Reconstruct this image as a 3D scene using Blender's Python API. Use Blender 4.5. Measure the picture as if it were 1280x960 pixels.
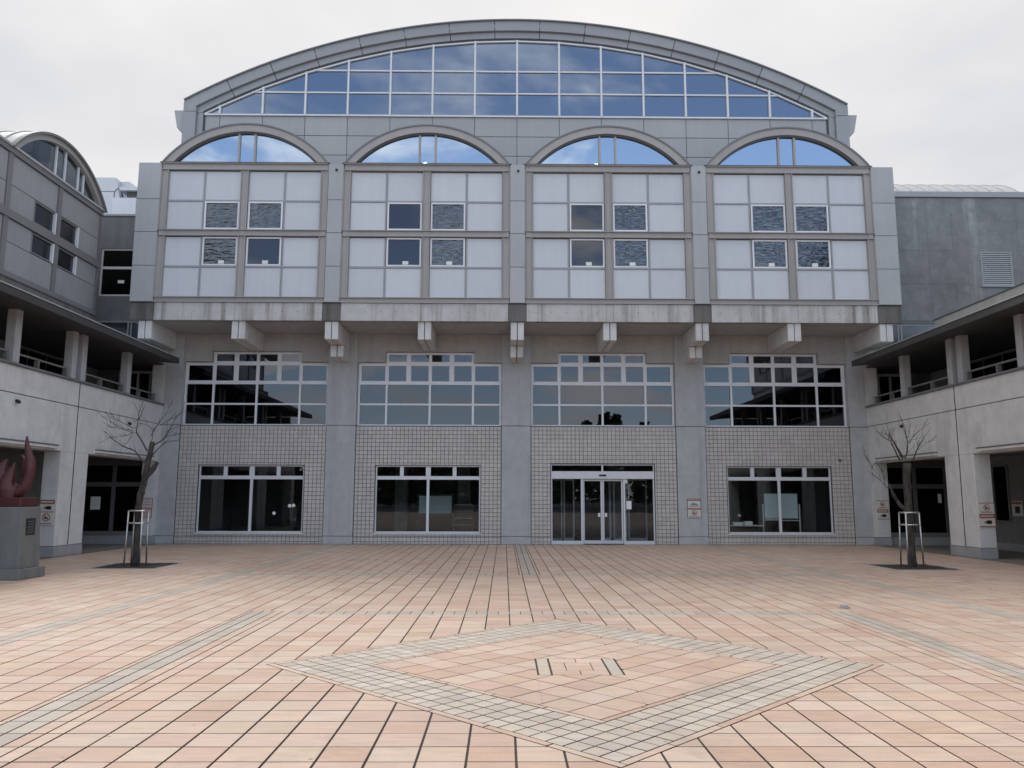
import bpy, bmesh, math, random
from mathutils import Vector, Matrix, noise
random.seed(7)
R = math.radians
scene = bpy.context.scene
for o in list(bpy.data.objects): bpy.data.objects.remove(o)
col = scene.collection

# ------------------------------------------------------------------ camera
YAW, PITCH, ROLL = 0.00956, 0.14113, 0.00252
cd = bpy.data.cameras.new('camera'); cam = bpy.data.objects.new('camera', cd); col.objects.link(cam)
cd.sensor_width = 36.0; cd.lens = 36.0*1000/1280; cd.clip_start = .05; cd.clip_end = 3000
_f = Vector((math.sin(YAW)*math.cos(PITCH), math.cos(YAW)*math.cos(PITCH), math.sin(PITCH)))
_r = Vector((math.cos(YAW), -math.sin(YAW), 0)); _u = _r.cross(_f)
_r2 = _r*math.cos(ROLL)+_u*math.sin(ROLL); _u2 = -_r*math.sin(ROLL)+_u*math.cos(ROLL)
CAM = Vector((-.41, -27.375, 1.56))
m = Matrix.Identity(4)
for i in range(3): m[i][0], m[i][1], m[i][2], m[i][3] = _r2[i], _u2[i], -_f[i], CAM[i]
cam.matrix_world = m
scene.camera = cam
def project(p):
    d = Vector(p)-CAM; z = d.dot(_f)
    return 640+1000*d.dot(_r2)/z, 480-1000*d.dot(_u2)/z

# ------------------------------------------------------------------ sky, sun, exposure
SUN_EL, SUN_AZ = R(50), R(-28)          # high behind the building, a little to the left
w = bpy.data.worlds.new('World'); scene.world = w; w.use_nodes = True
nt = w.node_tree; nt.nodes.clear()
def wn(t, **k):
    n = nt.nodes.new(t)
    for a, b in k.items(): setattr(n, a, b)
    return n
sky = wn('ShaderNodeTexSky', sky_type='NISHITA', sun_disc=False, sun_elevation=SUN_EL, sun_rotation=SUN_AZ)
tc = wn('ShaderNodeTexCoord'); sep = wn('ShaderNodeSeparateXYZ')
nt.links.new(tc.outputs['Generated'], sep.inputs[0])
def wmath(op, a, b=None, c=None):
    n = wn('ShaderNodeMath', operation=op)
    for i, v in enumerate((a, b, c)):
        if v is None: continue
        if isinstance(v, (int, float)): n.inputs[i].default_value = v
        else: nt.links.new(v, n.inputs[i])
    return n.outputs[0]
zz = wmath('ADD', wmath('MAXIMUM', sep.outputs[2], 0.0), 0.16)
cmb = wn('ShaderNodeCombineXYZ')
nt.links.new(wmath('DIVIDE', sep.outputs[0], zz), cmb.inputs[0]); nt.links.new(wmath('DIVIDE', sep.outputs[1], zz), cmb.inputs[1])
n1 = wn('ShaderNodeTexNoise'); n1.inputs['Scale'].default_value = 1.75; n1.inputs['Detail'].default_value = 7; n1.inputs['Roughness'].default_value = .55; n1.inputs['Distortion'].default_value = .4
off = wn('ShaderNodeVectorMath', operation='ADD'); off.inputs[1].default_value = (0.4, 5.2, 0); nt.links.new(cmb.outputs[0], off.inputs[0]); nt.links.new(off.outputs[0], n1.inputs['Vector'])
# the cloud sheet is closed towards the sun and breaks up away from it
dsun = wmath('ADD', wmath('MULTIPLY', sep.outputs[1], math.cos(SUN_AZ)), wmath('MULTIPLY', sep.outputs[0], math.sin(SUN_AZ)))
thr = wn('ShaderNodeMapRange', interpolation_type='SMOOTHSTEP'); nt.links.new(dsun, thr.inputs[0])
thr.inputs[1].default_value = -.75; thr.inputs[2].default_value = .45; thr.inputs[3].default_value = .49; thr.inputs[4].default_value = .10
mask = wn('ShaderNodeMapRange', interpolation_type='SMOOTHSTEP')
nt.links.new(wmath('SUBTRACT', n1.outputs[0], thr.outputs[0]), mask.inputs[0])
mask.inputs[1].default_value = 0.0; mask.inputs[2].default_value = .12; mask.inputs[3].default_value = .14
n2 = wn('ShaderNodeTexNoise'); n2.inputs['Scale'].default_value = 1.1; n2.inputs['Detail'].default_value = 5
nt.links.new(cmb.outputs[0], n2.inputs['Vector'])
cr = wn('ShaderNodeValToRGB')
cr.color_ramp.elements[0].position = .32; cr.color_ramp.elements[0].color = (2.7, 2.74, 2.9, 1)
cr.color_ramp.elements[1].position = .64; cr.color_ramp.elements[1].color = (3.75, 3.66, 3.58, 1)
nt.links.new(n2.outputs[0], cr.inputs[0])
# clouds away from the sun, front-lit, with added brightness to light the shaded facade
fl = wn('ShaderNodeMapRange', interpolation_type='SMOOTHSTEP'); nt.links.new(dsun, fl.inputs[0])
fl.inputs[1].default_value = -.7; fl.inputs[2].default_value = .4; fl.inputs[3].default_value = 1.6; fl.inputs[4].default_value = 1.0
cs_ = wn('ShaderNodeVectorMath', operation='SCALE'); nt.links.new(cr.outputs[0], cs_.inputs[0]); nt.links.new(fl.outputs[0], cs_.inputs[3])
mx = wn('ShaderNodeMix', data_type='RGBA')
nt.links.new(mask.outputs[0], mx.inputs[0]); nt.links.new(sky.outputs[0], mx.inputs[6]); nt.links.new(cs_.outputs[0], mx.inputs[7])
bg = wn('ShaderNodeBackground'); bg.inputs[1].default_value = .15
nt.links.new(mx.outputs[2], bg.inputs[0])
wo = wn('ShaderNodeOutputWorld'); nt.links.new(bg.outputs[0], wo.inputs[0])

sl = bpy.data.lights.new('sun', 'SUN'); sl.energy = 1.35; sl.angle = R(18); sl.color = (1, .95, .88)
sun = bpy.data.objects.new('sun', sl); col.objects.link(sun)
sd = Vector((math.sin(SUN_AZ)*math.cos(SUN_EL), math.cos(SUN_AZ)*math.cos(SUN_EL), math.sin(SUN_EL)))
sun.rotation_euler = sd.to_track_quat('Z', 'Y').to_euler(); sun.location = (0, 0, 40)
vs = scene.view_settings; vs.view_transform = 'Standard'; vs.look = 'None'; vs.gamma = 1; vs.exposure = 0.8

# ------------------------------------------------------------------ materials
M = {}
class NT:
    def __init__(s, name):
        s.m = bpy.data.materials.new(name); s.m.use_nodes = True; s.t = s.m.node_tree; s.t.nodes.clear(); M[name] = s.m
        s.out = s.n('ShaderNodeOutputMaterial'); s.pos = None
    def n(s, t, **k):
        x = s.t.nodes.new(t)
        for a, b in k.items(): setattr(x, a, b)
        return x
    def link(s, a, b): s.t.links.new(a, b)
    def sock(s, v, inp):
        if isinstance(v, bpy.types.NodeSocket): s.link(v, inp)
        else: inp.default_value = v
    def math(s, op, a, b=None, clamp=False):
        x = s.n('ShaderNodeMath', operation=op, use_clamp=clamp); s.sock(a, x.inputs[0])
        if b is not None: s.sock(b, x.inputs[1])
        return x.outputs[0]
    def coord(s, scale=(1, 1, 1), obj=False):
        if obj: c = s.n('ShaderNodeTexCoord').outputs['Object']
        else: c = s.n('ShaderNodeNewGeometry').outputs['Position']
        mp = s.n('ShaderNodeMapping'); mp.inputs['Scale'].default_value = scale; s.link(c, mp.inputs[0]); return mp.outputs[0]
    def noise(s, scale, detail=4, rough=.55, vec=None, dist=0):
        x = s.n('ShaderNodeTexNoise'); x.inputs['Scale'].default_value = scale; x.inputs['Detail'].default_value = detail
        x.inputs['Roughness'].default_value = rough; x.inputs['Distortion'].default_value = dist
        s.link(vec or s.coord(), x.inputs['Vector']); return x.outputs[0]
    def ramp(s, v, lo, hi, a, b):
        x = s.n('ShaderNodeMapRange'); x.clamp = True; s.sock(v, x.inputs[0])
        for i, q in enumerate((lo, hi, a, b)): x.inputs[i+1].default_value = q
        return x.outputs[0]
    def mix(s, f, a, b, mode='MIX'):
        x = s.n('ShaderNodeMix', data_type='RGBA', blend_type=mode); s.sock(f, x.inputs[0])
        for i, q in ((6, a), (7, b)):
            if isinstance(q, tuple) and len(q) == 3: q = q+(1,)
            s.sock(q, x.inputs[i])
        return x.outputs[2]
    def scale(s, colr, v):
        x = s.n('ShaderNodeVectorMath', operation='SCALE')
        if isinstance(colr, tuple): x.inputs[0].default_value = colr[:3]
        else: s.link(colr, x.inputs[0])
        s.sock(v, x.inputs[3]); return x.outputs[0]
    def bump(s, h, strength=.3, dist=.01):
        x = s.n('ShaderNodeBump'); x.inputs['Strength'].default_value = strength; x.inputs['Distance'].default_value = dist
        s.link(h, x.inputs['Height']); return x.outputs[0]
    def bsdf(s, colr, rough=.7, metal=0, normal=None, spec=.5):
        x = s.n('ShaderNodeBsdfPrincipled')
        if isinstance(colr, tuple) and len(colr) == 3: colr = colr+(1,)
        s.sock(colr, x.inputs['Base Color']); s.sock(rough, x.inputs['Roughness']); x.inputs['Metallic'].default_value = metal
        x.inputs['Specular IOR Level'].default_value = spec
        if normal: s.link(normal, x.inputs['Normal'])
        s.link(x.outputs[0], s.out.inputs[0]); return x

def concrete(name, c, dirt=(.10, .10, .095), amount=.35, streak=.5, rough=.85, bumps=.25):
    t = NT(name)
    big = t.noise(.55, 5, .6); med = t.noise(3.2, 6, .62); fine = t.noise(45, 3, .6)
    st = t.noise(1.0, 5, .65, t.coord((3.6, 3.6, .16)))
    v = t.math('ADD', t.math('MULTIPLY', t.math('SUBTRACT', big, .5), .55), t.math('MULTIPLY', t.math('SUBTRACT', med, .5), .45))
    c1 = t.scale(c, t.ramp(v, -.2, .2, .80, 1.18))
    c1 = t.scale(c1, t.ramp(fine, .3, .7, .93, 1.06))
    f = t.math('MULTIPLY', t.ramp(t.math('ADD', t.math('MULTIPLY', st, streak), t.math('MULTIPLY', big, 1-streak)), .5, .72, 0, 1), amount)
    c2 = t.mix(f, c1, dirt)
    t.bsdf(c2, rough, normal=t.bump(t.math('ADD', fine, t.math('MULTIPLY', med, .6)), bumps, .006), spec=.3)
concrete('concrete', (.475, .487, .505))
concrete('concrete_pale', (.68, .685, .685), dirt=(.3, .295, .28), amount=.7, streak=.3)
concrete('concrete_warm', (.43, .425, .415), amount=.25)
concrete('concrete_dark', (.19, .2, .215), dirt=(.085, .09, .1), amount=.6, streak=.55)
concrete('concrete_fascia', (.54, .545, .545), dirt=(.12, .10, .07), amount=.8, streak=.9)
concrete('concrete_stained', (.17, .165, .16), dirt=(.05, .047, .04), amount=.8, streak=.9)
t = NT('concrete_block')
big = t.noise(.5, 6, .65); med = t.noise(2.6, 6, .68, None, .5); fine = t.noise(40, 3, .6)
v = t.math('ADD', t.math('MULTIPLY', big, .5), t.math('MULTIPLY', med, .5))
c1 = t.mix(t.ramp(v, .33, .67, 0, 1), (.17, .177, .187), (.31, .32, .33))
eff = t.noise(1.0, 4, .6, t.coord((1.15, 1.15, .06)), .3)
wisp = t.math('MULTIPLY', t.ramp(eff, .60, .70, 0, .8), t.ramp(med, .35, .6, .2, 1))
c2 = t.mix(wisp, c1, (.5, .51, .52))
t.bsdf(t.scale(c2, t.ramp(fine, .3, .7, .9, 1.1)), .85, normal=t.bump(med, .3, .01), spec=.3)
concrete('plinth', (.36, .37, .39), amount=.35)
concrete('pedestal_stone', (.175, .185, .185), dirt=(.075, .085, .09), amount=.5, streak=.6, rough=.55)
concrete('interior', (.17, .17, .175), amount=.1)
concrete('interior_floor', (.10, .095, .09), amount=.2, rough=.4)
concrete('concrete_passage', (.24, .24, .24), amount=.3)
concrete('walkway', (.24, .22, .2), amount=.4)

def metal_paint(name, c, rough=.5, var=.08, metal=0.0, spec=.5, sc=1.0):
    t = NT(name)
    a = t.noise(.9*sc, 4, .6); b = t.noise(1.2, 4, .6, t.coord((7, 7, .25)))
    v = t.math('ADD', t.math('MULTIPLY', a, .6), t.math('MULTIPLY', b, .4))
    oi = t.n('ShaderNodeObjectInfo').outputs['Random']
    k = t.math('MULTIPLY', t.ramp(v, .3, .7, 1-var, 1+var), t.ramp(oi, 0, 1, .96, 1.04))
    t.bsdf(t.scale(c, k), t.ramp(a, .3, .7, rough-.06, rough+.08), metal, spec=spec)
metal_paint('panel_grey', (.41, .425, .445), .45)
metal_paint('panel_pier', (.42, .44, .465), .5)
metal_paint('panel_storey', (.31, .32, .335), .45, .12)
metal_paint('rim_grey', (.345, .365, .395), .4, .06)
metal_paint('rim_dark', (.2, .21, .225), .4, .06)
metal_paint('flashing', (.10, .105, .115), .5)
metal_paint('steel_beige', (.39, .38, .375), .55, .1)
metal_paint('steel_storey', (.2, .2, .205), .5, .12)
metal_paint('rail_grey', (.2, .195, .19), .5, .1)
metal_paint('steel_dark', (.10, .10, .105), .5)
metal_paint('aluminium', (.68, .70, .74), .4, .05, .1)
metal_paint('frame_white', (.78, .80, .85), .4, .05)
metal_paint('frame_bronze', (.13, .13, .135), .4, .1)
metal_paint('duct_metal', (.62, .65, .70), .4, .1, .3)
metal_paint('roof_metal', (.48, .49, .50), .45, .12, .2)
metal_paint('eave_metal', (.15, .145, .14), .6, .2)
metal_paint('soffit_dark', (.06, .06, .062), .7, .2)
metal_paint('stainless', (.55, .55, .55), .3, .1, .85)
metal_paint('white_panel', (.60, .635, .69), .4, .05, 0, .5, 2)
metal_paint('paper', (.8, .82, .82), .7, .03)
metal_paint('whiteboard', (.62, .72, .76), .3, .03)
metal_paint('sign_white', (.66, .64, .6), .5, .06)
metal_paint('sign_red', (.36, .135, .10), .5, .1)
metal_paint('sign_red_deep', (.45, .04, .05), .5, .1)
metal_paint('sign_frame', (.16, .12, .09), .6, .1)
metal_paint('sign_blue', (.16, .3, .4), .5, .3, sc=8)
metal_paint('black', (.018, .018, .02), .5)
metal_paint('wood', (.16, .10, .06), .6, .2)
metal_paint('curtain', (.42, .40, .34), .9, .2)
metal_paint('sculpture_red', (.07, .017, .02), .42, .15)
metal_paint('dark_fabric', (.03, .03, .035), .9)
metal_paint('lamp_lit', (.8, .8, .8), .5)
t = NT('lamp_glow'); e = t.n('ShaderNodeEmission'); e.inputs[0].default_value = (1, .97, .9, 1); e.inputs[1].default_value = 60; t.link(e.outputs[0], t.out.inputs[0])

def glass(name, base, tint, trans, rough=.0, wave=0, vary=0.0, lift=.7):
    t = NT(name)
    g = t.n('ShaderNodeBsdfGlossy'); g.inputs['Color'].default_value = tint+(1,); g.inputs['Roughness'].default_value = rough
    tr = t.n('ShaderNodeBsdfTransparent'); tr.inputs['Color'].default_value = trans+(1,)
    lw = t.n('ShaderNodeLayerWeight'); lw.inputs['Blend'].default_value = .5
    f = t.math('ADD', t.math('MULTIPLY', t.math('POWER', lw.outputs['Facing'], 4.0), lift), base, True)
    if wave:
        cdn = t.coord((3.6, 3.6, 12)); cdn.node.inputs['Rotation'].default_value = (0, R(18), 0); wv = t.noise(1.0, 1, .5, cdn, .4)
        nb = t.bump(wv, 1.0, wave)
        t.link(nb, g.inputs['Normal'])
    else:
        nb = t.bump(t.noise(.7, 2, .5), .25, .004); t.link(nb, g.inputs['Normal'])
    ms = t.n('ShaderNodeMixShader'); t.link(f, ms.inputs[0]); t.link(tr.outputs[0], ms.inputs[1]); t.link(g.outputs[0], ms.inputs[2])
    t.link(ms.outputs[0], t.out.inputs[0])
glass('glass_clear', .035, (.9, .95, 1), (.84, .87, .87))
glass('glass_storey', .22, (.8, .88, 1), (.3, .33, .36))
glass('glass_upper', .085, (.86, .9, 1), (.3, .33, .36))
glass('glass_gable', .31, (.7, .83, 1), (.25, .3, .38))
glass('glass_arch', .58, (.74, .87, 1), (.3, .4, .5))
glass('glass_wavy', .13, (.88, .93, 1), (.3, .33, .36), .02, .022)
glass('glass_dark', .02, (.8, .85, .9), (.25, .27, .28), lift=.4)
glass('glass_frost', .25, (.8, .88, 1), (.5, .55, .6), .25)

# ceramic wall tile
t = NT('wall_tile')
vr = t.n('ShaderNodeVertexColor', layer_name='Col').outputs[0]
c = t.scale(t.mix(1.0, vr, (.55, .525, .505), 'MULTIPLY'), t.ramp(t.noise(.8, 4), .3, .7, .9, 1.1))
t.bsdf(c, .45, normal=t.bump(t.noise(30, 3), .15, .003))
NT('grout').bsdf((.16, .155, .155), .95)
# paving tile: per-tile tone from the mesh colour times the object's own colour
t = NT('paving_tile')
vr = t.n('ShaderNodeVertexColor', layer_name='Col').outputs[0]
oc = t.n('ShaderNodeObjectInfo').outputs['Color']
base = t.mix(1.0, vr, oc, 'MULTIPLY')
streak = t.noise(1.0, 5, .6, t.coord((3.0, 16, 1)))
patch = t.noise(.35, 5, .6); spk = t.noise(60, 3, .65); mid = t.noise(5, 4, .6)
k = t.math('MULTIPLY', t.ramp(streak, .3, .7, .90, 1.10), t.ramp(patch, .3, .7, .9, 1.08))
k = t.math('MULTIPLY', k, t.ramp(spk, .3, .7, .94, 1.05))
c = t.scale(base, k)
c = t.mix(t.ramp(t.math('ADD', t.math('MULTIPLY', mid, .6), t.math('MULTIPLY', patch, .4)), .56, .72, 0, .32), c, (.25, .215, .185))
vo = t.n('ShaderNodeTexVoronoi'); vo.inputs['Scale'].default_value = 1.7; t.link(t.coord((1, 1, 0)), vo.inputs['Vector'])
c = t.mix(t.ramp(vo.outputs['Distance'], .018, .034, .55, 0), c, (.09, .078, .07))
c = t.mix(t.math('MULTIPLY', t.ramp(t.noise(.9, 6, .7, None, 1.2), .57, .66, 0, .3), t.ramp(spk, .3, .6, .4, 1)), c, (.27, .225, .185))
t.bsdf(c, t.ramp(mid, .3, .7, .5, .68), normal=t.bump(t.math('ADD', spk, t.math('MULTIPLY', streak, 1.2)), .22, .003), spec=.35)
NT('paving_joint').bsdf((.055, .048, .044), .95)
t = NT('paving_far')
br = t.n('ShaderNodeTexBrick'); br.offset = 0; br.inputs['Scale'].default_value = 1; br.inputs['Brick Width'].default_value = .3; br.inputs['Row Height'].default_value = .29; br.inputs['Mortar Size'].default_value = .006
br.inputs['Color1'].default_value = (.52, .39, .31, 1); br.inputs['Color2'].default_value = (.46, .33, .26, 1); br.inputs['Mortar'].default_value = (.07, .06, .055, 1)
t.link(t.coord(), br.inputs['Vector']); t.bsdf(t.scale(br.outputs[0], t.ramp(t.noise(.4, 4), .3, .7, .85, 1.1)), .6)
t = NT('asphalt'); t.bsdf(t.scale((.055, .055, .057), t.ramp(t.noise(.3, 6), .3, .7, .8, 1.3)), .9)
t = NT('soil'); t.bsdf(t.mix(t.ramp(t.noise(14, 5, .7), .4, .65, 0, 1), (.022, .018, .016), (.06, .045, .035)), .95, normal=t.bump(t.noise(40, 4), .8, .03))
t = NT('bark'); t.bsdf(t.mix(t.ramp(t.noise(9, 5, .65, t.coord((1, 1, .35))), .35, .65, 0, 1), (.02, .017, .016), (.085, .075, .068)), .95, normal=t.bump(t.noise(28, 4, .6, t.coord((1, 1, .3))), .7, .02))
t = NT('twig'); t.bsdf((.05, .04, .037), .9)
t = NT('foliage'); t.bsdf(t.mix(t.noise(.3, 3), (.02, .035, .015), (.06, .085, .03)), .8)

# ------------------------------------------------------------------ mesh helpers
class MB:
    def __init__(s): s.v = []; s.f = []; s.c = []
    def box(s, x0, x1, y0, y1, z0, z1):
        if x0 > x1: x0, x1 = x1, x0
        if y0 > y1: y0, y1 = y1, y0
        i = len(s.v)
        s.v += [(x0,y0,z0),(x1,y0,z0),(x1,y1,z0),(x0,y1,z0),(x0,y0,z1),(x1,y0,z1),(x1,y1,z1),(x0,y1,z1)]
        s.f += [(i,i+3,i+2,i+1),(i+4,i+5,i+6,i+7),(i,i+1,i+5,i+4),(i+1,i+2,i+6,i+5),(i+2,i+3,i+7,i+6),(i+3,i,i+4,i+7)]
        return s
    def prism(s, pts, a, b, plane='xz'):
        mk = {'xz': lambda p, q: (p[0], q, p[1]), 'yz': lambda p, q: (q, p[0], p[1]), 'xy': lambda p, q: (p[0], p[1], q)}[plane]
        i = len(s.v); n = len(pts)
        s.v += [mk(p, a) for p in pts]+[mk(p, b) for p in pts]
        s.f += [tuple(range(i, i+n)), tuple(range(i+2*n-1, i+n-1, -1))]
        s.f += [(i+k, i+(k+1) % n, i+n+(k+1) % n, i+n+k) for k in range(n)]
        return s
    def band(s, c, r0, r1, a0, a1, d0, d1, n, plane='xz', ki=1.0):
        # arc band around centre c (angles from the vertical), extruded d0..d1
        for k in range(n):
            t0 = a0+(a1-a0)*k/n; t1 = a0+(a1-a0)*(k+1)/n
            P = lambda r, t: (c[0]+r*math.sin(t), c[1]+r*math.cos(t))
            s.prism([P(r0, t0*ki), P(r1, t0), P(r1, t1), P(r0, t1*ki)], d0, d1, plane)
        return s
    def tube(s, pts, rad, n=8, cap=True):
        pts = [Vector(p) for p in pts]; i = len(s.v); prev = None
        for k, p in enumerate(pts):
            d = (pts[min(k+1, len(pts)-1)]-pts[max(k-1, 0)]).normalized()
            a = Vector((0, 0, 1)).cross(d) if prev is None else prev-d*prev.dot(d)
            if a.length < 1e-4: a = Vector((1, 0, 0))
            a.normalize(); b = d.cross(a); prev = a
            r = rad[k] if isinstance(rad, (list, tuple)) else rad
            for q in range(n):
                t = 2*math.pi*q/n; s.v.append(tuple(p+a*(r*math.cos(t))+b*(r*math.sin(t))))
        for k in range(len(pts)-1):
            for q in range(n): s.f.append((i+k*n+q, i+k*n+(q+1) % n, i+(k+1)*n+(q+1) % n, i+(k+1)*n+q))
        if cap: s.f += [tuple(range(i+n-1, i-1, -1)), tuple(range(i+(len(pts)-1)*n, i+len(pts)*n))]
        return s
    def quad(s, a, b, c, d):
        i = len(s.v); s.v += [a, b, c, d]; s.f.append((i, i+1, i+2, i+3)); return s
    def mesh(s, name, mat, recalc=True, smooth=False):
        me = bpy.data.meshes.new(name); me.from_pydata(s.v, [], s.f)
        if recalc:
            b = bmesh.new(); b.from_mesh(me); bmesh.ops.recalc_face_normals(b, faces=b.faces); b.to_mesh(me); b.free()
        me.materials.append(M[mat])
        if s.c:
            at = me.color_attributes.new('Col', 'FLOAT_COLOR', 'CORNER'); buf = []
            for f, cc in zip(s.f, s.c): buf += list(cc)*len(f)
            at.data.foreach_set('color', buf)
        if smooth: me.shade_smooth()
        return me
    def build(s, name, mat, parent=None, smooth=False, bevel=0, recalc=True):
        o = bpy.data.objects.new(name, s.mesh(name, mat, recalc, smooth)); col.objects.link(o)
        if parent: o.parent = parent
        if bevel:
            bv = o.modifiers.new('bevel', 'BEVEL'); bv.width = bevel; bv.segments = 1; bv.limit_method = 'ANGLE'
        return o
def box(name, mat, parent, x0, x1, y0, y1, z0, z1, bevel=0): return MB().box(x0, x1, y0, y1, z0, z1).build(name, mat, parent, bevel=bevel)
def tag(o, label=None, cat=None, group=None, kind=None):
    if label: o['label'] = label
    if cat: o['category'] = cat
    if group: o['group'] = group
    if kind: o['kind'] = kind
    return o
def empty(name, label, cat, group=None, loc=(0, 0, 0)):
    o = bpy.data.objects.new(name, None); col.objects.link(o); o.location = loc; o.empty_display_size = .3
    return tag(o, label, cat, group)
def part_empty(name, parent):
    o = bpy.data.objects.new(name, None); col.objects.link(o); o.parent = parent; o.empty_display_size = .2; return o

# ================================================================== GROUND
MB().quad((-900, -900, -.03), (900, -900, -.03), (900, 900, -.03), (-900, 900, -.03)).build('ground', 'asphalt')['kind'] = 'structure'
plaza = MB().quad((-12.1, -26.2, -.010), (12.1, -26.2, -.010), (12.1, .05, -.010), (-12.1, .05, -.010)).build('plaza', 'paving_joint'); plaza['kind'] = 'structure'
MB().quad((-16, -60, -.006), (16, -60, -.006), (16, -26.2, -.006), (-16, -26.2, -.006)).build('plaza_pavement', 'paving_far')['kind'] = 'structure'

CX, PX, PY = .27, .3, .29            # joint lines run at CX + k*PX
DC = (.28, -19.52); DH = 2.92/math.sqrt(2)
PITS = [(-9.52, -8.1, -9.36, -7.87), (8.3, 9.72, -9.36, -7.87)]
S2 = math.sqrt(.5)
def clip(poly, nx, ny, d):            # keep nx*x+ny*y <= d
    out = []
    for k in range(len(poly)):
        a, b = poly[k], poly[(k+1) % len(poly)]
        da = nx*a[0]+ny*a[1]-d; db = nx*b[0]+ny*b[1]-d
        if da <= 0: out.append(a)
        if (da < 0 < db) or (db < 0 < da):
            q = da/(da-db); out.append((a[0]+(b[0]-a[0])*q, a[1]+(b[1]-a[1])*q))
    return out
def minus(polys, planes):             # remove a convex region given by n.x <= d
    res = []
    for p in polys:
        rest = p
        for nx, ny, d in planes:
            o = clip(rest, -nx, -ny, -d)
            if len(o) > 2: res.append(o)
            rest = clip(rest, nx, ny, d)
            if len(rest) < 3: break
    return res
def rect_planes(x0, x1, y0, y1): return [(1, 0, x1), (-1, 0, -x0), (0, 1, y1), (0, -1, -y0)]
def dia_planes(h): return [(sx*S2, sy*S2, h+(sx*DC[0]+sy*DC[1])*S2) for sx, sy in ((1, 1), (-1, 1), (-1, -1), (1, -1))]
def area(p): return .5*abs(sum(p[k][0]*p[(k+1) % len(p)][1]-p[(k+1) % len(p)][0]*p[k][1] for k in range(len(p))))

PINK = [(.53, .402, .32), (.52, .392, .314), (.512, .38, .30), (.545, .43, .353), (.50, .357, .28), (.525, .397, .314), (.54, .417, .334), (.49, .34, .264)]
GREY = [(.50, .437, .372), (.475, .412, .352), (.52, .457, .395), (.45, .392, .34), (.49, .422, .357)]
BAND = [(.435, .385, .33), (.415, .366, .314), (.455, .403, .35), (.40, .354, .307)]
rt = random.Random(3)
tiles = []                            # (polygon, colour)
def tone(pal):
    c = rt.choice(pal); k = rt.uniform(.95, 1.04); return (c[0]*k, c[1]*k*rt.uniform(.985, 1.015), c[2]*k*rt.uniform(.97, 1.03))
GX, GY = .0075, .0065
cols = []                             # x-intervals of the field
k0 = int(math.floor((-12.1-CX)/PX)); k1 = int(math.ceil((12.1-CX)/PX))
for k in range(k0, k1): cols.append((max(CX+k*PX, -12.08), min(CX+(k+1)*PX, 12.08)))
rows = []; y = 0.0
while y > -26.15: rows.append((y-PY, y)); y -= PY
def mirror(a, b): return (.54-b, .54-a)
L1 = [(-3.93, -3.87, 'P'), (-3.87, -3.72, 'G'), (-3.72, -3.57, 'G'), (-3.57, -3.45, 'P'), (-3.45, -3.33, 'P')]
R1 = [(mirror(a, b)+(q,)) for a, b, q in L1][::-1]
CEN = [(-.09, -.03, 'P'), (-.03, .12, 'G'), (.12, .27, 'G'), (.27, .33, 'P')]
BAND1, BAND0 = (-16.24, -15.95), (-10.73, -10.44)
def add(poly, c): tiles.append((poly, c))
def addrect(x0, x1, y0, y1, pal, gx=GX, gy=GY):
    p = [[(x0+gx, y0+gy), (x1-gx, y0+gy), (x1-gx, y1-gy), (x0+gx, y1-gy)]]
    if y0 < -16.3 and -3 < x1 and x0 < 3.6: p = minus(p, dia_planes(DH+.006))
    for a in PITS:
        if x1 > a[0] and x0 < a[1] and y1 > a[2] and y0 < a[3]: p = minus(p, rect_planes(a[0]-.06, a[1]+.06, a[2]-.06, a[3]+.06))
    if not p: return
    c = tone(pal)
    for q in p:
        if area(q) > 6e-4: add(q, c)
for (y0, y1) in rows:
    ym = (y0+y1)/2
    b1 = BAND1[0] < ym < BAND1[1]; b0 = BAND0[0] < ym < BAND0[1]
    for (x0, x1) in cols:
        xm = (x0+x1)/2
        if abs(xm-(-5.88)) < .16 or abs(xm-6.42) < .16:           # long grey stripes
            for q in (0, 1): addrect(x0+q*.15, x0+(q+1)*.15, y0, y1, BAND, .005, GY)
            continue
        if ym < BAND1[1] and (-3.93 < xm < -3.33 or 3.87 < xm < 4.47): continue
        if ym > BAND0[0] and -.03 < xm < .27: continue
        if ym > BAND0[0] and (-.33 < xm < -.03): addrect(x0, -.09, y0, y1, PINK); continue
        if ym > BAND0[0] and (.27 < xm < .57): addrect(.33, x1, y0, y1, PINK); continue
        if (b1 and -3.93 < xm < 4.47) or (b0 and -6 < xm < 6.3):   # cross bands of small grey tiles
            for q in (0, 1): addrect(x0+.15*q, x0+.15*(q+1), y0, y1, BAND, .004, GY)
            continue
        addrect(x0, x1, y0, y1, PINK)
    if ym < BAND1[1]:
        for a, b, q in L1+R1:
            addrect(a, b, y0, y1, BAND if q == 'G' else PINK, .007, GY)
    if ym > BAND0[0]:
        for a, b, q in CEN: addrect(a, b, y0, y1, BAND if q == 'G' else PINK, .007, GY)
# the diamond
HATCH = (-.10, .675, -19.97, -19.24)
def dia(u, v): return (DC[0]+(u-v)*S2, DC[1]+(u+v)*S2)
def addd(u0, u1, v0, v1, pal, g=.0065, holed=False):
    p = [[dia(u0+g, v0+g), dia(u1-g, v0+g), dia(u1-g, v1-g), dia(u0+g, v1-g)]]
    if holed: p = minus(p, rect_planes(HATCH[0]-.006, HATCH[1]+.006, HATCH[2]-.006, HATCH[3]+.006))
    c = tone(pal)
    for q in p:
        if area(q) > 6e-4: add(q, c)
o1 = DH-.07; n = 27; p = 2*o1/n; i1 = o1-4*p; i2 = i1-.06
L = 2*DH/7
for k in range(7):
    a = -DH+k*L
    addd(max(a, -o1), min(a+L, o1), o1, DH, PINK); addd(max(a, -o1), min(a+L, o1), -DH, -o1, PINK)
    addd(o1, DH, a, a+L, PINK); addd(-DH, -o1, a, a+L, PINK)
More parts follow.
